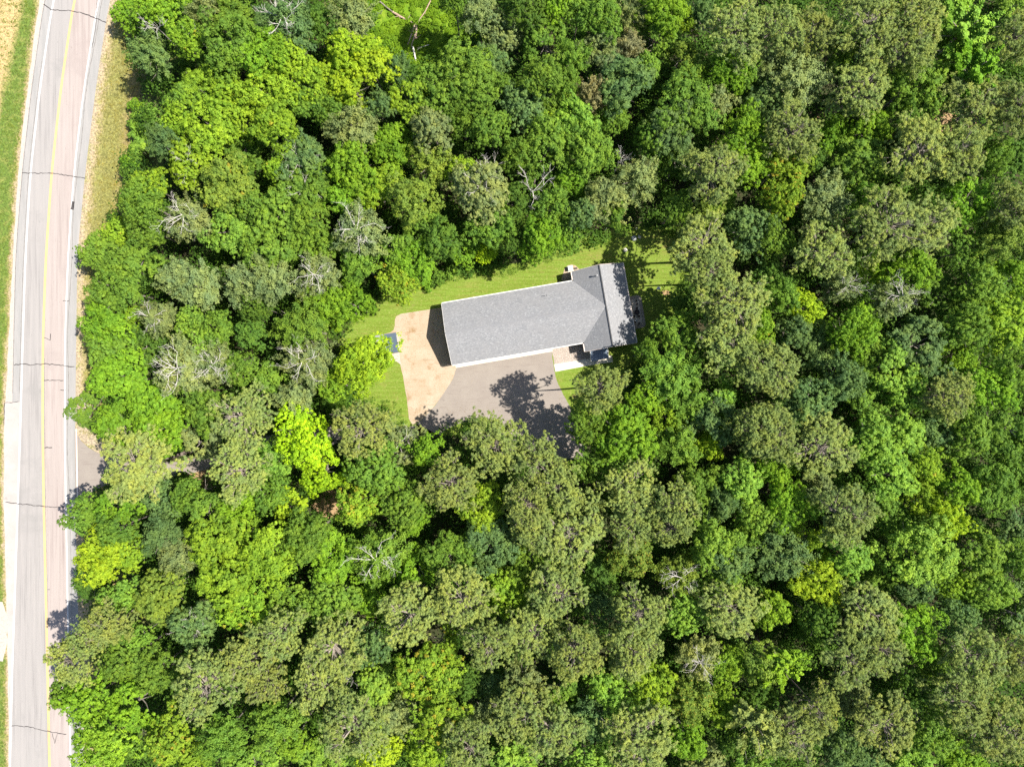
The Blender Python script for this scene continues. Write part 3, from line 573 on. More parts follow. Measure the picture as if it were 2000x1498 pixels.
def spray_crown(name, rad, ch, zc, seed, nb=130, npt=70, ls=.10, m='leaf_fine', layers=1.0, up=.3, w=.5):
    """fine leaves strung along outward twigs (birch, aspen) or flat boughs (white pine)"""
    global RNG; RNG = np.random.default_rng(seed)
    D = dome_points(nb); D = D * np.array([1, 1, 1]); k = RNG.uniform(.55, 1.0, nb)
    lump = 1 + .15 * np.sin(3 * np.arctan2(D[:, 1], D[:, 0]) + seed)
    E = D * (k * lump)[:, None] * np.array([rad, rad, ch]); B = E * np.array([.35, .35, .35]) + np.array([0, 0, -.1 * ch])
    t = RNG.beta(2.4, 1.0, nb * npt)[:, None]; Eb, Bb = np.repeat(E, npt, 0), np.repeat(B, npt, 0)
    P = Bb + (Eb - Bb) * t + RNG.normal(size=(nb * npt, 3)) * np.array([w, w, w * .55]) * (1.25 - t)
    P[:, 2] += up * (t[:, 0] ** 2) * .6
    dirn = nrm(Eb - Bb); N = np.array([0, 0, .5]) + dirn * .6 + RNG.normal(size=P.shape) * .38
    P[:, 2] += zc; tt = np.clip(np.repeat(RNG.random(nb), npt) * .7 + RNG.random(len(P)) * .3, 0, 1)
    s = ls * RNG.uniform(.7, 1.35, len(P))
    return leaf_mesh(name, P, N, s, s * .6, tt, RNG.random(len(P)), M[m], dirn=dirn if m == 'needle' else None)

PROTO = {}
BR, BH, BC = 4.0, 13.0, 9.6      # broadleaf prototype: crown radius, total height, crown centre height
def proto(kind, i, crown, trunk, branches=None, dims=None): PROTO.setdefault(kind, []).append((crown, trunk, branches, dims))
for i in range(8):
    c = broad_crown('crown', BR, 3.1, BC, nl=44 + 4 * (i % 3), nc=14, nleaf=17, lr=((.17, .31), (.2, .36), (.22, .42))[i % 3], cr=(.30, .36, .29, .33)[i % 4], ls=.135, seed=100 + i, spiky=.25 if i % 4 == 3 else 0)
    proto('B', i, c, trunk_mesh('trunk', BC + 1.2, .22, BC, BR, 3.1, 9, M['bark'], i), bare_branch_mesh('bare_branches', 2.7, BC + 1, BC + 3, 5, 40 + i, M['deadwood'], 3, .04) if i < 3 else None)
for i in range(4):
    c = spray_crown('crown', BR, 3.6, BC, 200 + i, nb=150, npt=72, ls=.125, w=.42)
    proto('F', i, c, trunk_mesh('trunk', BC + 2, .2, BC, BR, 3.4, 9, M['bark'], 30 + i), bare_branch_mesh('bare_branches', 2.9, BC + 1.5, BC + 4, 7, 60 + i, M['deadwood'], 3, .042))
for i in range(9):
    c, br = pine_crown('crown', 4.2, (3.3, 2.9, 3.7)[i % 3], 14.9, 300 + i, nb=118 + 12 * (i % 3))
    proto('P', i, c, trunk_mesh('trunk', 16.6, .24, 15, 3.2, 2.2, 5, M['bark_pine'], 50 + i), br)
for i in range(2):
    c = spray_crown('crown', 4.0, 3.8, 13.5, 400 + i, nb=46, npt=230, ls=.16, m='needle', w=.30, up=.6)
    proto('W', i, c, trunk_mesh('trunk', 16.5, .24, 13.5, 3.4, 3, 12, M['bark_pine'], 70 + i))
for i in range(4):
    proto('D', i, None, trunk_mesh('trunk', 10.2, .17, 9, .5, 2, 0, M['deadwood'], 90 + i), bare_branch_mesh('bare_branches', 3.0, 7.6, 10.4, 6, 95 + i, M['deadwood'], 3, .065))
for i in range(3):
    c = broad_crown('foliage', 1.6, 1.0, 1.0, nl=20, nc=8, nleaf=14, lr=(.26, .42), cr=.26, ls=.12, seed=500 + i)
    proto('S', i, c, trunk_mesh('stem', 1.1, .05, .9, 1.2, .8, 5, M['bark'], 80 + i))

COL = {'Y': ((.29, .48, .014), 'bright yellow-lime'), 'y': ((.212, .365, .024), 'yellowish green'), 'l': ((.20, .365, .04), 'light green'), 'b': ((.165, .325, .02), 'bright green'),
       'g': ((.142, .268, .028), 'mid green'), 'k': ((.092, .19, .022), 'dark green'), 't': ((.125, .225, .055), 'bluish green'), 'e': ((.205, .28, .08), 'grey-green'),
       'v': ((.28, .43, .02), 'lime green'), 'o': ((.235, .295, .075), 'olive'), 'n': ((.27, .275, .10), 'tan-tinged'), 'q': ((.18, .285, .035), 'dull olive-green')}
CROWN_Z = {'B': 10.3, 'F': 10.3, 'P': 16.0, 'W': 14.5, 'D': 9.2, 'S': 1.3}
#@TREES
TREES = """
250,25,30,Bb,6;300,50,26,D;292,105,42,Ft;368,78,38,By;378,65,20,D;400,18,34,Fe;455,85,50,Bg;452,28,38,Bg;415,125,28,Bk,8;500,110,45,Bb;
395,178,38,By;455,182,40,By;362,195,34,Bl;287,222,22,Sl;272,245,18,Sl;268,268,18,Sl;276,296,22,Sl;286,250,20,Sl;258,318,18,Sb;252,342,16,Sg;268,205,15,Sb;317,274,34,Ft;350,240,30,By;410,245,44,By;470,228,38,By;
372,322,42,By.d;402,285,30,Bk,8;448,366,50,Bq;275,395,38,Bg;300,365,30,By;236,455,30,By,9;290,450,34,Bg;370,428,44,Fe.d;448,452,40,Bl;492,405,34,Bg;
195,492,36,Bg,9;250,520,48,Bg;228,565,42,Bg;300,525,32,Bk,9;
560,45,55,Ft.d;535,105,42,Bb;640,52,34,Bk;688,35,46,Fe;690,105,44,Bv;650,150,44,Bv;725,125,40,Bv;690,172,38,Bv;575,125,38,By;600,168,38,By;528,185,45,By;605,205,32,Bg;
776,130,25,Ft;905,140,52,Bg;855,180,50,Bg;935,175,40,Bg;960,120,34,Bt;800,190,38,By;740,210,28,Bt;690,250,46,Fe;640,215,34,Bg;535,245,46,By;845,262,46,Be;960,250,42,Bg;900,225,34,Bg;
590,315,48,Bt.d;600,372,44,Bg.d;545,335,24,By;690,325,44,Bb;725,360,42,By;680,385,38,Bb;840,318,44,Fq;800,395,46,Bq;830,430,36,Bg;905,335,34,By;940,372,54,Be.d;965,322,26,D;
705,455,52,Fe.d;545,425,54,Bg;605,430,38,Bg;525,485,46,Bg;625,475,34,Bg;960,440,42,Bg;865,468,40,Bk;905,482,30,Bb,8;950,492,20,BY,7;812,515,38,Bb;770,480,36,Bg;840,495,24,Bg,8;
1030,22,42,Bk;935,25,42,Fe;885,-5,30,Bg;1180,35,42,Bg;1235,28,32,Be;1296,22,40,Bb;1330,42,24,By;1368,25,26,Ft;1440,58,62,Po;1085,20,34,Bb;1130,25,30,Bg;
1065,78,40,Bg;1120,112,34,Fg;1172,98,34,Be;1230,92,32,Fn;1285,72,38,Bg;1262,130,30,Bl;1220,165,48,Bt;1160,180,32,Fn;1060,155,46,Bg;1030,205,46,Bt;1105,165,30,Bg;
1330,112,28,Bq;1355,145,30,Bg;1415,140,38,Bb;1456,145,22,Bl;1202,232,28,Bg;1122,238,40,Bl;1082,232,32,By;1340,205,52,Bg;1310,255,48,Bt;1395,200,38,Be;1075,280,50,Bg;1150,290,48,Bg;
1245,350,40,Fe;1275,275,34,Bg;1395,335,56,Po;1450,255,48,Bb;1462,320,44,Bb;1325,320,30,Bk;1015,300,36,Bg;1040,372,44,D;1112,352,30,Bb;1082,405,36,Bg;1130,420,36,Bt;1058,462,42,Bb;1110,462,28,Bg;1180,390,44,Be;1200,418,30,Bg;1000,400,34,Bk;
1322,408,30,Bg;1420,385,24,Bl,7;1378,425,32,Bq;1374,478,54,Po;1468,448,46,Bt;1215,305,26,D;1498,120,34,Fe;1495,200,36,Bt;1005,470,30,Bk;
1518,50,46,Po;1592,60,48,Po;1555,150,58,Fe;1640,100,36,Bg;1700,45,62,Po;1790,38,54,Po;1775,98,44,Po;1890,55,66,Wl;1905,135,56,Wb;1682,172,52,Po;1985,75,42,Po;
1790,165,52,Bg;1842,165,34,Bb;1775,220,38,Bg;1912,205,58,Po;1992,205,48,Po;1550,258,52,Po;1690,250,44,Bb;1685,325,56,Bg;1798,292,60,Po;1872,300,50,Po;1530,325,46,Bx;1525,390,34,Bx;1615,388,52,Fe;
1940,310,38,Bg;1992,310,40,Bk;1895,390,44,Bb;1740,440,64,Po;1805,440,58,Po;1607,490,56,Po;1985,400,42,Po;1955,465,46,Fq;1885,490,36,Bg;1512,470,34,Bg;1690,380,26,Bl;1590,310,28,Bk;1855,85,30,Bg;
1388,525,46,Po;1436,592,60,Po;1420,665,56,Po;1482,715,46,Po;1482,840,48,Po;1470,640,38,By;1345,590,36,Bk,8;1312,642,34,Bk,8;1325,650,38,Bg;1262,690,24,Bg;1310,735,56,Fg;1345,790,42,Fg;1175,757,45,Po,15;
1225,850,56,Bb;1145,825,42,Bg;1265,775,34,Bb;1400,780,36,Bl;1395,830,44,Bt;1385,872,28,Bv;1325,868,44,Fg;1300,815,30,By;1050,905,48,Po;1095,955,44,Po;1030,985,44,Po;1150,980,38,Wo;1235,960,56,Po;1320,985,48,Po;
1370,945,42,Bg;1450,935,48,Bl;1410,975,34,Bt;1500,550,34,Bk;1520,580,40,Bg;1572,602,32,Bv;1545,650,38,Bt;1512,722,52,Po;1700,530,30,By;1775,530,44,Bb;1745,582,42,Fe.d;1665,645,48,Bb;1690,690,34,Bg;
1800,675,58,Bt;1885,640,44,Bg;1960,630,54,By;1915,555,44,Bg;1980,545,38,Bb;1735,715,46,Bl;1770,760,36,Bl;1640,740,44,Bt;1580,780,48,Bt;1855,775,46,Po;1930,755,44,Bb;1895,850,44,Bg;1985,715,40,Bg;1975,840,46,Bg;
1700,865,52,Bl;1755,850,48,Bl;1795,905,42,By;1735,925,48,Bl;1607,870,56,Po;1508,850,48,Po;1520,912,40,Bb;1540,985,40,Bb;1652,1005,58,Po;1940,955,48,Bg;1870,950,40,Bb;1985,930,34,Bk;1640,560,34,Fe.d;
530,545,50,Fe;620,540,46,Fe.d;700,512,42,Fg;645,600,42,Bb;690,595,34,Bb;775,560,34,Bx;855,545,16,Sg;882,533,13,Sl;835,556,12,Sb;590,640,48,Fg;600,705,52,Fe.d;575,780,40,Fe;708,707,52,Bv;735,690,28,Bv;650,752,32,By;
578,835,42,BY;612,878,48,BY;628,925,36,BY;705,838,56,Po;780,868,40,Be.d;735,915,50,Bg;830,880,34,Bb;880,945,52,Po;962,866,54,Po;700,980,40,Bx;790,985,40,Bg;940,985,38,By;570,990,30,Bv;530,958,34,Bg;
360,720,60,Fe.d;425,715,40,Fe.d;390,560,46,Fe;345,545,38,Fe;480,555,42,Fe;310,622,36,Fe.d;372,632,30,Bl;212,630,44,Bb;262,620,22,By;215,682,38,Bg;232,738,50,Bb;402,672,26,Bl;425,640,30,Bg;170,800,34,Bg.d,7;
300,800,50,Bb;322,838,40,Bb;235,830,44,Bb;265,905,68,Po;472,815,58,Po;465,920,48,Po;405,800,38,Bg;440,838,22,Bk,6;378,968,36,Bg;405,1000,42,Bg;465,985,36,Bb;503,952,20,D;222,980,42,Bb;165,1005,34,Bg;490,650,34,Bk;470,720,30,Bg;500,600,30,Bk;
232,1030,38,Bg;315,1045,38,Ft;352,1085,42,Fe;205,1090,46,Bv;255,1075,34,By;175,1140,30,Bk,8;232,1165,32,Bl;312,1160,52,Bq;430,1065,56,By;440,1130,50,By;480,1185,44,By;210,1222,42,Po;140,1290,46,Po;165,1250,34,Po;380,1215,42,Bt.d;
252,1285,46,Bg;312,1305,40,Bg;275,1240,26,Bl;172,1370,50,Bb;262,1375,48,Bb;200,1445,52,By;330,1440,50,Bx;432,1440,46,Fg;400,1340,64,Po;478,1290,46,Po;130,1350,30,Bg;270,1450,30,Bg;
525,1080,56,By;600,1050,46,Bg;645,1085,52,Bb;740,1085,54,Fg.d;805,1012,30,Bb;570,1180,42,Bg;650,1170,48,Bg;880,1085,46,Bg;955,1065,48,Bt;800,1200,58,Po;902,1168,54,Po;540,1240,46,Po;650,1265,54,Po;620,1330,50,Po;520,1330,44,Po;680,1330,26,D;
722,1262,34,Bt;830,1320,54,Bx;860,1265,36,Bx;855,1395,50,Bx;740,1465,36,Bv;840,1470,40,By;690,1420,62,Po;540,1415,56,Fg;572,1450,32,By;955,1258,46,Po;950,1400,38,Fe;915,1460,50,Po;900,1330,32,Bk;
1040,1030,42,Po;1110,1045,60,Po;1040,1095,40,Bg;1240,1020,44,Po;1310,1030,38,Po;1232,1085,44,Fq;1325,1120,42,Fq.d;1395,1060,44,Bl;1425,1095,40,Bt;1410,1140,34,Bl;1085,1160,58,Po;1040,1235,50,Po;1125,1275,54,Po;1250,1200,54,Po;1235,1275,48,Po;1430,1192,56,Po;
1170,1190,30,Bt;1340,1190,40,Bl;1418,1290,40,By;1362,1285,44,Fo.d;1190,1345,38,Bl;1272,1340,44,By;1150,1400,44,Ft;1350,1365,46,Fq;1402,1370,34,By;1020,1390,58,Po;1080,1430,52,Po;1020,1330,40,Fe;1250,1450,66,Po;1342,1445,38,Bb;1478,1420,54,Wo;1485,1285,40,Bq;1430,1440,32,Bk;
1530,1080,54,Ft;1600,1130,44,Bv;1660,1090,44,Bl;1800,1085,60,Bl;1780,1140,38,Bt;1848,1015,34,Bv;1920,1080,50,Bg;1935,1150,42,Bg;1992,1110,40,Bg;1700,1205,58,Po;1665,1285,54,Po;1720,1270,46,Po;1528,1300,50,Wy;1780,1230,44,Bb;1868,1205,36,Bt;1510,1190,32,By;
1910,1290,58,Po;1885,1375,56,Po;1985,1290,46,Po;1960,1430,58,Po;1545,1435,58,Po;1480,1360,30,Bk;1730,1415,62,Po;1820,1425,42,Bl;1780,1340,34,Bk;1640,1460,34,Bt;1600,1210,34,Bk;1600,1385,40,Po;1470,1010,36,Bl;1475,1060,30,Bg;1570,1045,32,By;
1876,1496,44,Bb,12;1004,1496,44,Bl,10;320,0,44,Bb,12;1148,1496,44,Bl,12;1996,1028,44,Bt,10;1996,1204,44,Bt,10;624,1496,44,Bl,11;736,1332,44,Bl,10;764,288,44,Bb,12;496,1496,44,Bl,12;1788,1496,44,Bl,11;992,1156,44,By,12;1744,1008,44,Bg,10;1840,576,44,Bk,10;1996,0,44,Bl,11;1396,1496,44,Be,10;1168,1128,42,Bk,10;1164,912,41,Bg,12;1704,784,41,Bg,11;1820,1292,40,Bg,11;536,892,40,Bl,12;388,864,40,Be,11;776,1392,40,Be,11;384,1496,39,By,12;1692,1496,39,Bt,11;1096,1352,38,Bg,11;480,296,38,Bg,10;524,736,38,Bg,11;724,1164,38,Bb,11;1044,356,38,Bk,11;284,680,37,Bk,11;1868,1140,37,By,12;1804,972,37,By,12;816,1116,37,Bb,12;1600,684,36,Bt,11;956,1336,36,Bt,10;1876,708,36,Bb,12;1720,1124,36,Bg,11;1828,840,35,Bt,12;1660,1364,35,Be,10;1592,948,35,Be,11;1464,1496,35,Bl,12;320,980,35,Bt,10;984,68,35,Be,12;1624,272,34,Bb,12
"""
NAME = {'B': 'broadleaf_tree', 'F': 'fine_leaved_tree', 'P': 'pine_tree', 'W': 'white_pine', 'D': 'dead_tree', 'S': 'shrub'}
KIND = {'B': 'broadleaf tree', 'F': 'fine-leaved tree', 'P': 'pine', 'W': 'feathery pine', 'D': 'bare dead tree', 'S': 'shrub'}
GRP = {'B': 'broadleaf trees of the wood', 'F': 'fine-leaved trees of the wood', 'P': 'pines of the wood', 'W': 'feathery pines of the wood', 'D': 'dead trees of the wood', 'S': 'shrubs at the wood edge'}
rows = []
for s in TREES.replace('\n', '').split(';'):
    p = s.strip().split(','); 
    if len(p) < 4: continue
    k = p[3]; kd = k[0]; dead = k.endswith('.d'); k = k.replace('.d', ''); c = k[1] if len(k) > 1 else 'o'
    rows.append([float(p[0]), float(p[1]), float(p[2]), kd, c, dead, float(p[4]) if len(p) > 4 else None])
COL['x'] = ((.205, .345, .025), 'orange-flecked green')
# --- labels: look, then the neighbour or landmark that singles it out
LM = [(1040, 620, 'house'), (965, 770, 'paved court'), (800, 690, 'gravel pad'), (810, 60, 'grassy clearing'), (1286, 562, 'white globe light'), (175, 900, 'driveway mouth'), (655, 980, 'bare sandy patch')]
def size_word(r): return 'small ' if r < 31 else ('large ' if r > 51 else '')
def look(r): 
    if r[3] == 'D': return size_word(r[2] + 8) + KIND['D']
    if r[3] in 'PW' and r[4] == 'o': return size_word(r[2]) + 'olive ' + KIND[r[3]]
    return size_word(r[2]) + COL[r[4]][1] + ' ' + KIND[r[3]] + (' with bare branches' if r[5] else '')
def dirw(dx, dy):
    a = math.degrees(math.atan2(-dy, dx)) % 360
    return ['right of', 'above right of', 'above', 'above left of', 'left of', 'below left of', 'below', 'below right of'][int((a + 22.5) // 45) % 8]
def place(x, y):
    if x < 300 and y > 420: return 'by the road'
    if 230 < x < 320 and y < 420: return 'by the road verge'
    vx = 'left' if x < 700 else ('right' if x > 1350 else 'middle'); vy = 'top' if y < 330 else ('bottom' if y > 1170 else ('upper' if y < 700 else 'lower'))
    return f'{vy} {vx} of the wood'
def candidates(i):
    r = rows[i]; lk = look(r); out = []
    lm = sorted(LM, key=lambda m: math.hypot(m[0] - r[0], m[1] - r[1]))[0]
    if math.hypot(lm[0] - r[0], lm[1] - r[1]) < 190: out.append(f'{lk} {dirw(r[0] - lm[0], r[1] - lm[1])} the {lm[2]}')
    nb = sorted([j for j in range(len(rows)) if j != i], key=lambda j: math.hypot(rows[j][0] - r[0], rows[j][1] - r[1]))[:6]
    for j in nb: out.append(f'{lk} just {dirw(r[0] - rows[j][0], r[1] - rows[j][1])} a {COL[rows[j][4]][1] + " " if rows[j][3] != "D" else ""}{KIND[rows[j][3]]}, {place(r[0], r[1])}')
    for j in nb: out.append(f'{lk} {dirw(r[0] - rows[j][0], r[1] - rows[j][1])} a {look(rows[j])}')
    for a in range(4):
        for b2 in range(a + 1, 5):
            ja, jb = nb[a], nb[b2]
            out.append(f'{lk} between a {look(rows[ja])} and a {look(rows[jb])}')
    return out
from collections import Counter
allc = [candidates(i) for i in range(len(rows))]; cnt = Counter(c for l in allc for c in set(l)); used = set(); LBL = []
for i, l in enumerate(allc):
    pick = None
    for c in l:
        if cnt[c] == 1 and c not in used and len(c.split()) <= 16: pick = c; break
    if pick is None:
        for c in l:
            if c not in used and len(c.split()) <= 16: pick = c; break
    if pick is None: pick = f'{look(rows[i])}, {place(rows[i][0], rows[i][1])}'
    used.add(pick); LBL.append(pick)
random.seed(11); K = 0; tree_info = []
for i, (x, y, r, kd, c, dead, hh) in enumerate(rows):
    zc = CROWN_Z[kd]
    if hh: zs = hh / 13.0
    else: zs = random.uniform(.9, 1.1) * (1.0 if kd in 'PWD' else (.82 + .36 * min(r, 55) / 50))
    if kd == 'D': zs = random.uniform(1.25, 1.45)
    if kd == 'S': zs = random.uniform(.9, 1.4)
    z = zc * zs; X, Y, _ = W(x, y, z); k = (1 - z / CAM_H) / PXM; prr = {'B': 4.0, 'F': 3.9, 'P': 4.3, 'W': 3.9, 'D': 3.6, 'S': 1.6}[kd]; sc = r * k / prr * (1.13 if kd in 'BF' else 1.05)
    pl = PROTO[kd]; cands = [q for q in pl if q[2]] if (dead and kd == 'B') else pl; pr_ = cands[(i * 5 + int(x)) % len(cands)]
    rot = random.uniform(0, 6.28); e = empty(NAME[kd], (X, Y, 0), LBL[i], 'dead tree' if kd == 'D' else ('shrub' if kd == 'S' else 'tree'), GRP[kd])
    e.rotation_euler[2] = rot; e.scale = (sc * random.uniform(.9, 1.1), sc * random.uniform(.9, 1.1), zs * (1 if kd != 'P' else 1))
    col, _n = COL[c]; v = random.uniform(.88, 1.12); hshift = random.uniform(-.07, .05)
    v *= 1.13 if kd == 'P' else 1.1
    rgb = (min(1, col[0] * v * ((1.14 if kd in 'BFS' else 1.05) + hshift)), min(1, col[1] * v), min(1, col[2] * v * ((1.2 if kd in 'BFS' else 1.0) - hshift)))
    al = .8 if c == 'x' else (.93 if (c in 'yq' and i % 3 == 0) else 2.0)
    o = bpy.data.objects.new('stem' if kd == 'S' else 'trunk', pr_[1]); link(o, e)
    if pr_[0] is not None: o = bpy.data.objects.new('foliage' if kd == 'S' else 'crown', pr_[0]); o.color = (*rgb, min(al, 1.0)); link(o, e)
    if pr_[2] is not None and (kd in 'PD' or dead): o = bpy.data.objects.new('branches', pr_[2]); link(o, e)
    tree_info.append((X, Y, sc * prr))
print('TREES', len(rows), Counter(r[3] for r in rows), 'labels', len(set(LBL)), [l for l, n in Counter(LBL).items() if n > 1][:5])

# ------------------------------------------------------------------ undergrowth: uncountable low foliage over the whole forest floor
def inpoly(x, y, poly):
    c = False; n = len(poly); j = n - 1
    for i in range(n):
        if (poly[i][1] > y) != (poly[j][1] > y) and x < (poly[j][0] - poly[i][0]) * (y - poly[i][1]) / (poly[j][1] - poly[i][1]) + poly[i][0]: c = not c
        j = i
    return c
KEEP_OUT = [[(1225, 430), (1290, 430), (1300, 470), (1200, 470)], [(640, 670), (700, 615), (735, 580), (790, 556), (880, 535), (940, 525), (1005, 522), (1090, 488), (1180, 465), (1250, 435), (1335, 450), (1345, 520), (1330, 590), (1290, 670), (1250, 700), (1230, 740), (1215, 800), (1160, 860), (1150, 910), (1090, 900), (1000, 850), (930, 825), (850, 850), (790, 850), (770, 800), (690, 790), (690, 715)],
            [(745, -60), (745, 30), (720, 90), (790, 130), (880, 120), (900, 70), (870, -60)],
            [(140, 830), (205, 830), (240, 880), (330, 895), (420, 870), (520, 850), (640, 830), (800, 845), (800, 872), (640, 862), (520, 880), (420, 920), (330, 935), (230, 940), (170, 985), (140, 990)], [(615, 965), (690, 965), (690, 1005), (630, 1005)]]
EDGE = smooth_tab([(-420, 330), (0, 245), (167, 262), (250, 252), (350, 245), (420, 215), (470, 185), (600, 190), (800, 195), (900, 215), (1000, 170), (1300, 185), (1498, 205), (1920, 230)])
rg = np.random.default_rng(99); pts = []
while len(pts) < 7200:
    x, y = rg.uniform(120, 2120), rg.uniform(-110, 1610)
    if x < EDGE(y) + 10 or any(inpoly(x, y, q) for q in KEEP_OUT): continue
    pts.append(W(x, y)[:2])
pts = np.array(pts); n = len(pts); bz = np.where(rg.random(n) < .5, rg.uniform(2.0, 6.0, n), rg.uniform(.3, 2.0, n)); br_ = rg.uniform(.7, 1.5, n) + bz * .08
nl = 100; RNG = np.random.default_rng(5)
# keep low at the wood's open edges
pxs = pts[:, 0] * PXM + CX; pys = CY - pts[:, 1] * PXM
near = np.array([px < EDGE(py) + 45 or any(inpoly(px + dx, py + dy, q) for q in KEEP_OUT for dx, dy in ((30, 0), (-30, 0), (0, 30), (0, -30))) for px, py in zip(pxs, pys)])
bz = np.where(near, np.minimum(bz, rg.uniform(.2, .8, n)), bz)
D = dome_points(n * nl); lump = 1 + .3 * RNG.normal(size=n * nl)
P = np.repeat(np.column_stack([pts, bz]), nl, 0) + D * (np.repeat(br_, nl) * np.clip(lump, .4, 1.4))[:, None] * np.array([1, 1, .75]); P[:, 2] = np.maximum(P[:, 2], .06)
me = leaf_mesh('undergrowth', P, D * .5 + np.array([0, 0, .7]) + RNG.normal(size=P.shape) * .4, .2 * RNG.uniform(.7, 1.4, len(P)), .13, np.clip(np.repeat(RNG.random(n), nl) * .6 + RNG.random(len(P)) * .4, 0, 1), np.zeros(len(P)), M['leaf'])
o = bpy.data.objects.new('undergrowth', me); o.color = (.08, .16, .018, 1.0); link(o); o['kind'] = 'stuff'; o['label'] = 'low green undergrowth between the trees of the wood'; o['category'] = 'undergrowth'

# clearing weeds: short leafy ground cover
cp = []
while len(cp) < 420:
    x, y = rg.uniform(690, 960), rg.uniform(-40, 150)
    if inpoly(x, y, [(690, -40), (700, 60), (730, 110), (790, 145), (870, 135), (960, 115), (940, 20), (900, -40)]): cp.append(W(x, y)[:2])
cp = np.array(cp); n = len(cp); RNG = np.random.default_rng(6); nl = 70
D = dome_points(n * nl); P = np.repeat(np.column_stack([cp, rg.uniform(.1, .35, n)]), nl, 0) + D * np.repeat(rg.uniform(.3, .8, n), nl)[:, None] * np.array([1, 1, .4]); P[:, 2] = np.maximum(P[:, 2], .05)
me = leaf_mesh('weeds', P, D * .4 + np.array([0, 0, .8]) + RNG.normal(size=P.shape) * .35, .13 * RNG.uniform(.7, 1.4, len(P)), .09, np.clip(np.repeat(RNG.random(n), nl) * .6 + RNG.random(len(P)) * .4, 0, 1), np.zeros(len(P)), M['leaf'])
o = bpy.data.objects.new('weeds', me); o.color = (.17, .29, .014, 1.0); link(o); o['kind'] = 'stuff'; o['label'] = 'sunlit low weeds covering the clearing at the top'; o['category'] = 'weeds'

# fallen logs in the clearing and one leaning white trunk
def log(name, pts, r0, r1, label, m='logwood', twigs=0, seed=0, cat='fallen log'):
    b = MB(); q = [at(x, y, z) for x, y, z in pts]; o0 = q[0].copy(); n = len(q)
    b.tube([p - o0 for p in q], [r0 + (r1 - r0) * i / (n - 1) for i in range(n)], 8); r = random.Random(seed)
    for k in range(twigs):
        i = r.randrange(1, n); p = q[i] - o0; b.tube([p, p + np.array([r.uniform(-1, 1), r.uniform(-1, 1), r.uniform(.1, .6)])], [r1 * .6, r1 * .15], 5)
    o = b.build(name, M[m]); o.location = o0; tag(o, label, cat, 'fallen logs in the clearing' if cat == 'fallen log' else None); return o
log('fallen_log', [(742, 4, .5), (755, 15, .4), (768, 25, .3)], .14, .1, 'thin grey log end at the upper left of the clearing', 'bark', 2, 1)
log('fallen_log', [(767, 24, .3), (780, 32, .3), (795, 40, .25), (808, 46, .2)], .22, .12, 'thick reddish-brown log lying across the left of the clearing', 'logwood', 5, 2)
log('fallen_log', [(841, 2, .6), (837, 10, .5), (830, 24, .45), (820, 38, .35), (817, 46, .3)], .11, .07, 'long thin log running up to the top edge of the clearing', 'logwood', 2, 3)
log('fallen_log', [(810, 50, .3), (806, 62, .35), (800, 78, .3), (793, 96, .2)], .16, .06, 'tan split log, left one of the pile in the clearing', 'logwood', 5, 4)
log('fallen_log', [(814, 50, .35), (811, 66, .3), (805, 86, .25), (800, 104, .2)], .15, .07, 'tan split log in the middle of the clearing pile', 'logwood', 4, 5)
log('fallen_log', [(815, 52, .3), (813, 66, .3), (812, 76, .2)], .16, .12, 'short tan log on the right of the clearing pile', 'logwood', 2, 6)
log('fallen_log', [(806, 92, .4), (809, 104, .4), (812.5, 121, .35)], .16, .13, 'pale white log at the bottom of the clearing', 'deadwood', 0, 7)
log('fallen_log', [(838, 88, .5), (825, 92, .4), (815, 98, .3)], .06, .04, 'thin pale branch right of the white log', 'deadwood', 2, 8)
log('leaning_trunk', [(690, 590, 1.0), (676, 577, 4.5), (660, 562, 8.0)], .26, .2, 'pale leaning tree trunk showing through leaves left of the lawn', 'deadwood', 0, 9, 'tree trunk')

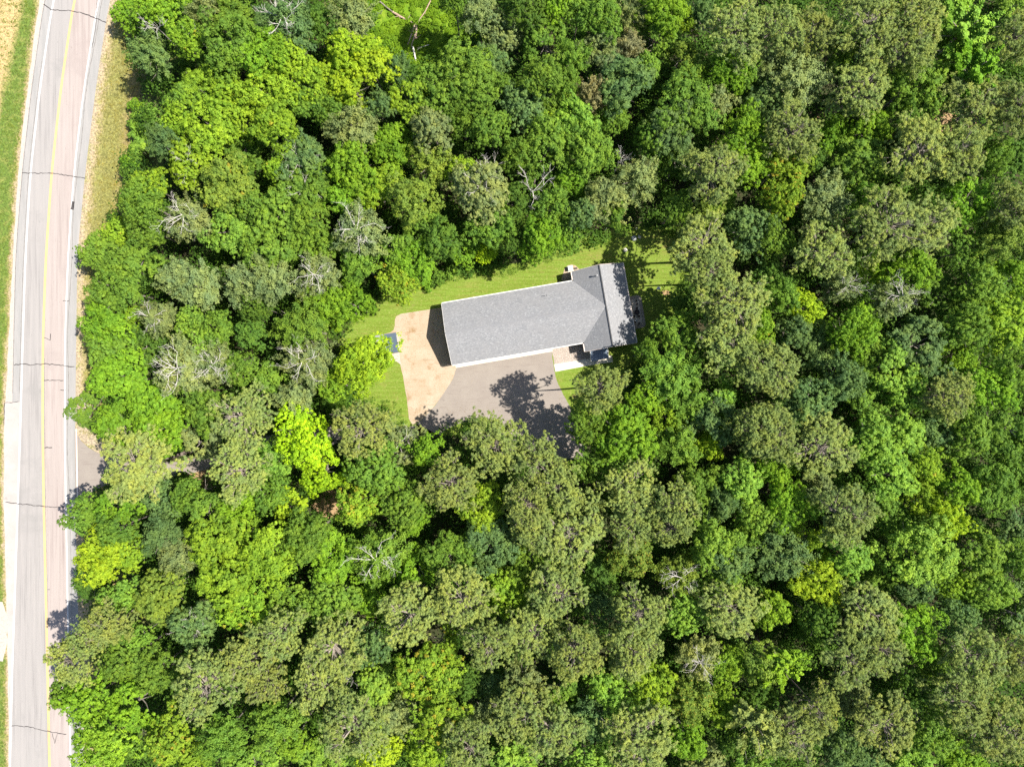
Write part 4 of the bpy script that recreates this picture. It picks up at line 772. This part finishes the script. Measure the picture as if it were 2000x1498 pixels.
# loose ground cover nobody could count: verge tufts, lawn-edge tufts, leaf litter
def scatter(name, pos, nl, rad, h, a, bw, col, label, seed, zup=.6, mt='leaf_fine'):
    global RNG; RNG = np.random.default_rng(seed); pos = np.array(pos); n = len(pos); D = dome_points(n * nl)
    P = np.repeat(np.column_stack([pos, np.full(n, .045)]), nl, 0) + D * np.repeat(RNG.uniform(rad * .5, rad * 1.3, n), nl)[:, None] * np.array([1, 1, h]); P[:, 2] = np.maximum(P[:, 2], .042)
    me = leaf_mesh(name, P, D * .4 + np.array([0, 0, zup]) + RNG.normal(size=P.shape) * .35, a * RNG.uniform(.6, 1.4, len(P)), bw, np.clip(np.repeat(RNG.random(n), nl) * .7 + RNG.random(len(P)) * .3, 0, 1), np.zeros(len(P)), M[mt])
    o = bpy.data.objects.new(name, me); o.color = (*col, 1.0); link(o); o['kind'] = 'stuff'; o['label'] = label
rg = np.random.default_rng(123)
q = []
while len(q) < 3800:
    y = rg.uniform(-60, 850); x = T_ar(y) + 9 + (EDGE(y) + 10 - T_ar(y)) * rg.random() ** .8
    if rg.random() < .35 + .6 * min(1, (x - T_ar(y)) / 40): q.append(W(x, y)[:2])
scatter('verge_grass', q, 9, .22, .45, .09, .035, (.34, .30, .09), 'dry straw-coloured grass tufts on the right road verge', 31)
q = []
while len(q) < 2600:
    y = rg.uniform(-60, 1550); x = T_gl(y) - 5 - rg.random() ** 1.2 * 75
    if not (1165 < y < 1300): q.append(W(x, y)[:2])
scatter('verge_weeds', q, 9, .22, .45, .09, .035, (.19, .25, .04), 'green and yellow weeds on the field side of the road', 32)
q = []
while len(q) < 900:
    x, y = rg.uniform(650, 1345), rg.uniform(440, 830)
    e = any(inpoly(x, y, p) for p in KEEP_OUT[1:2]); f = all(inpoly(x + dx, y + dy, KEEP_OUT[1]) for dx, dy in ((16, 0), (-16, 0), (0, 16), (0, -16)))
    if e and not f: q.append(W(x, y)[:2])
scatter('edge_grass', q, 14, .3, .6, .1, .04, (.16, .25, .03), 'long unmown grass along the edge of the lawn', 33)
q = []
while len(q) < 2600:
    x, y = rg.uniform(680, 1340), rg.uniform(450, 880)
    w_ = (abs(y - 840) < 45 and 800 < x < 1130) or (x < 800 and rg.random() < .25) or (y < 560 and rg.random() < .3) or (x > 1240 and rg.random() < .6) or rg.random() < .05
    if w_: q.append(W(x, y)[:2])
scatter('leaf_litter', q, 2, .3, .02, .055, .035, (.26, .17, .08), 'brown leaves scattered over the lawn and drive edges', 34, 1.5)
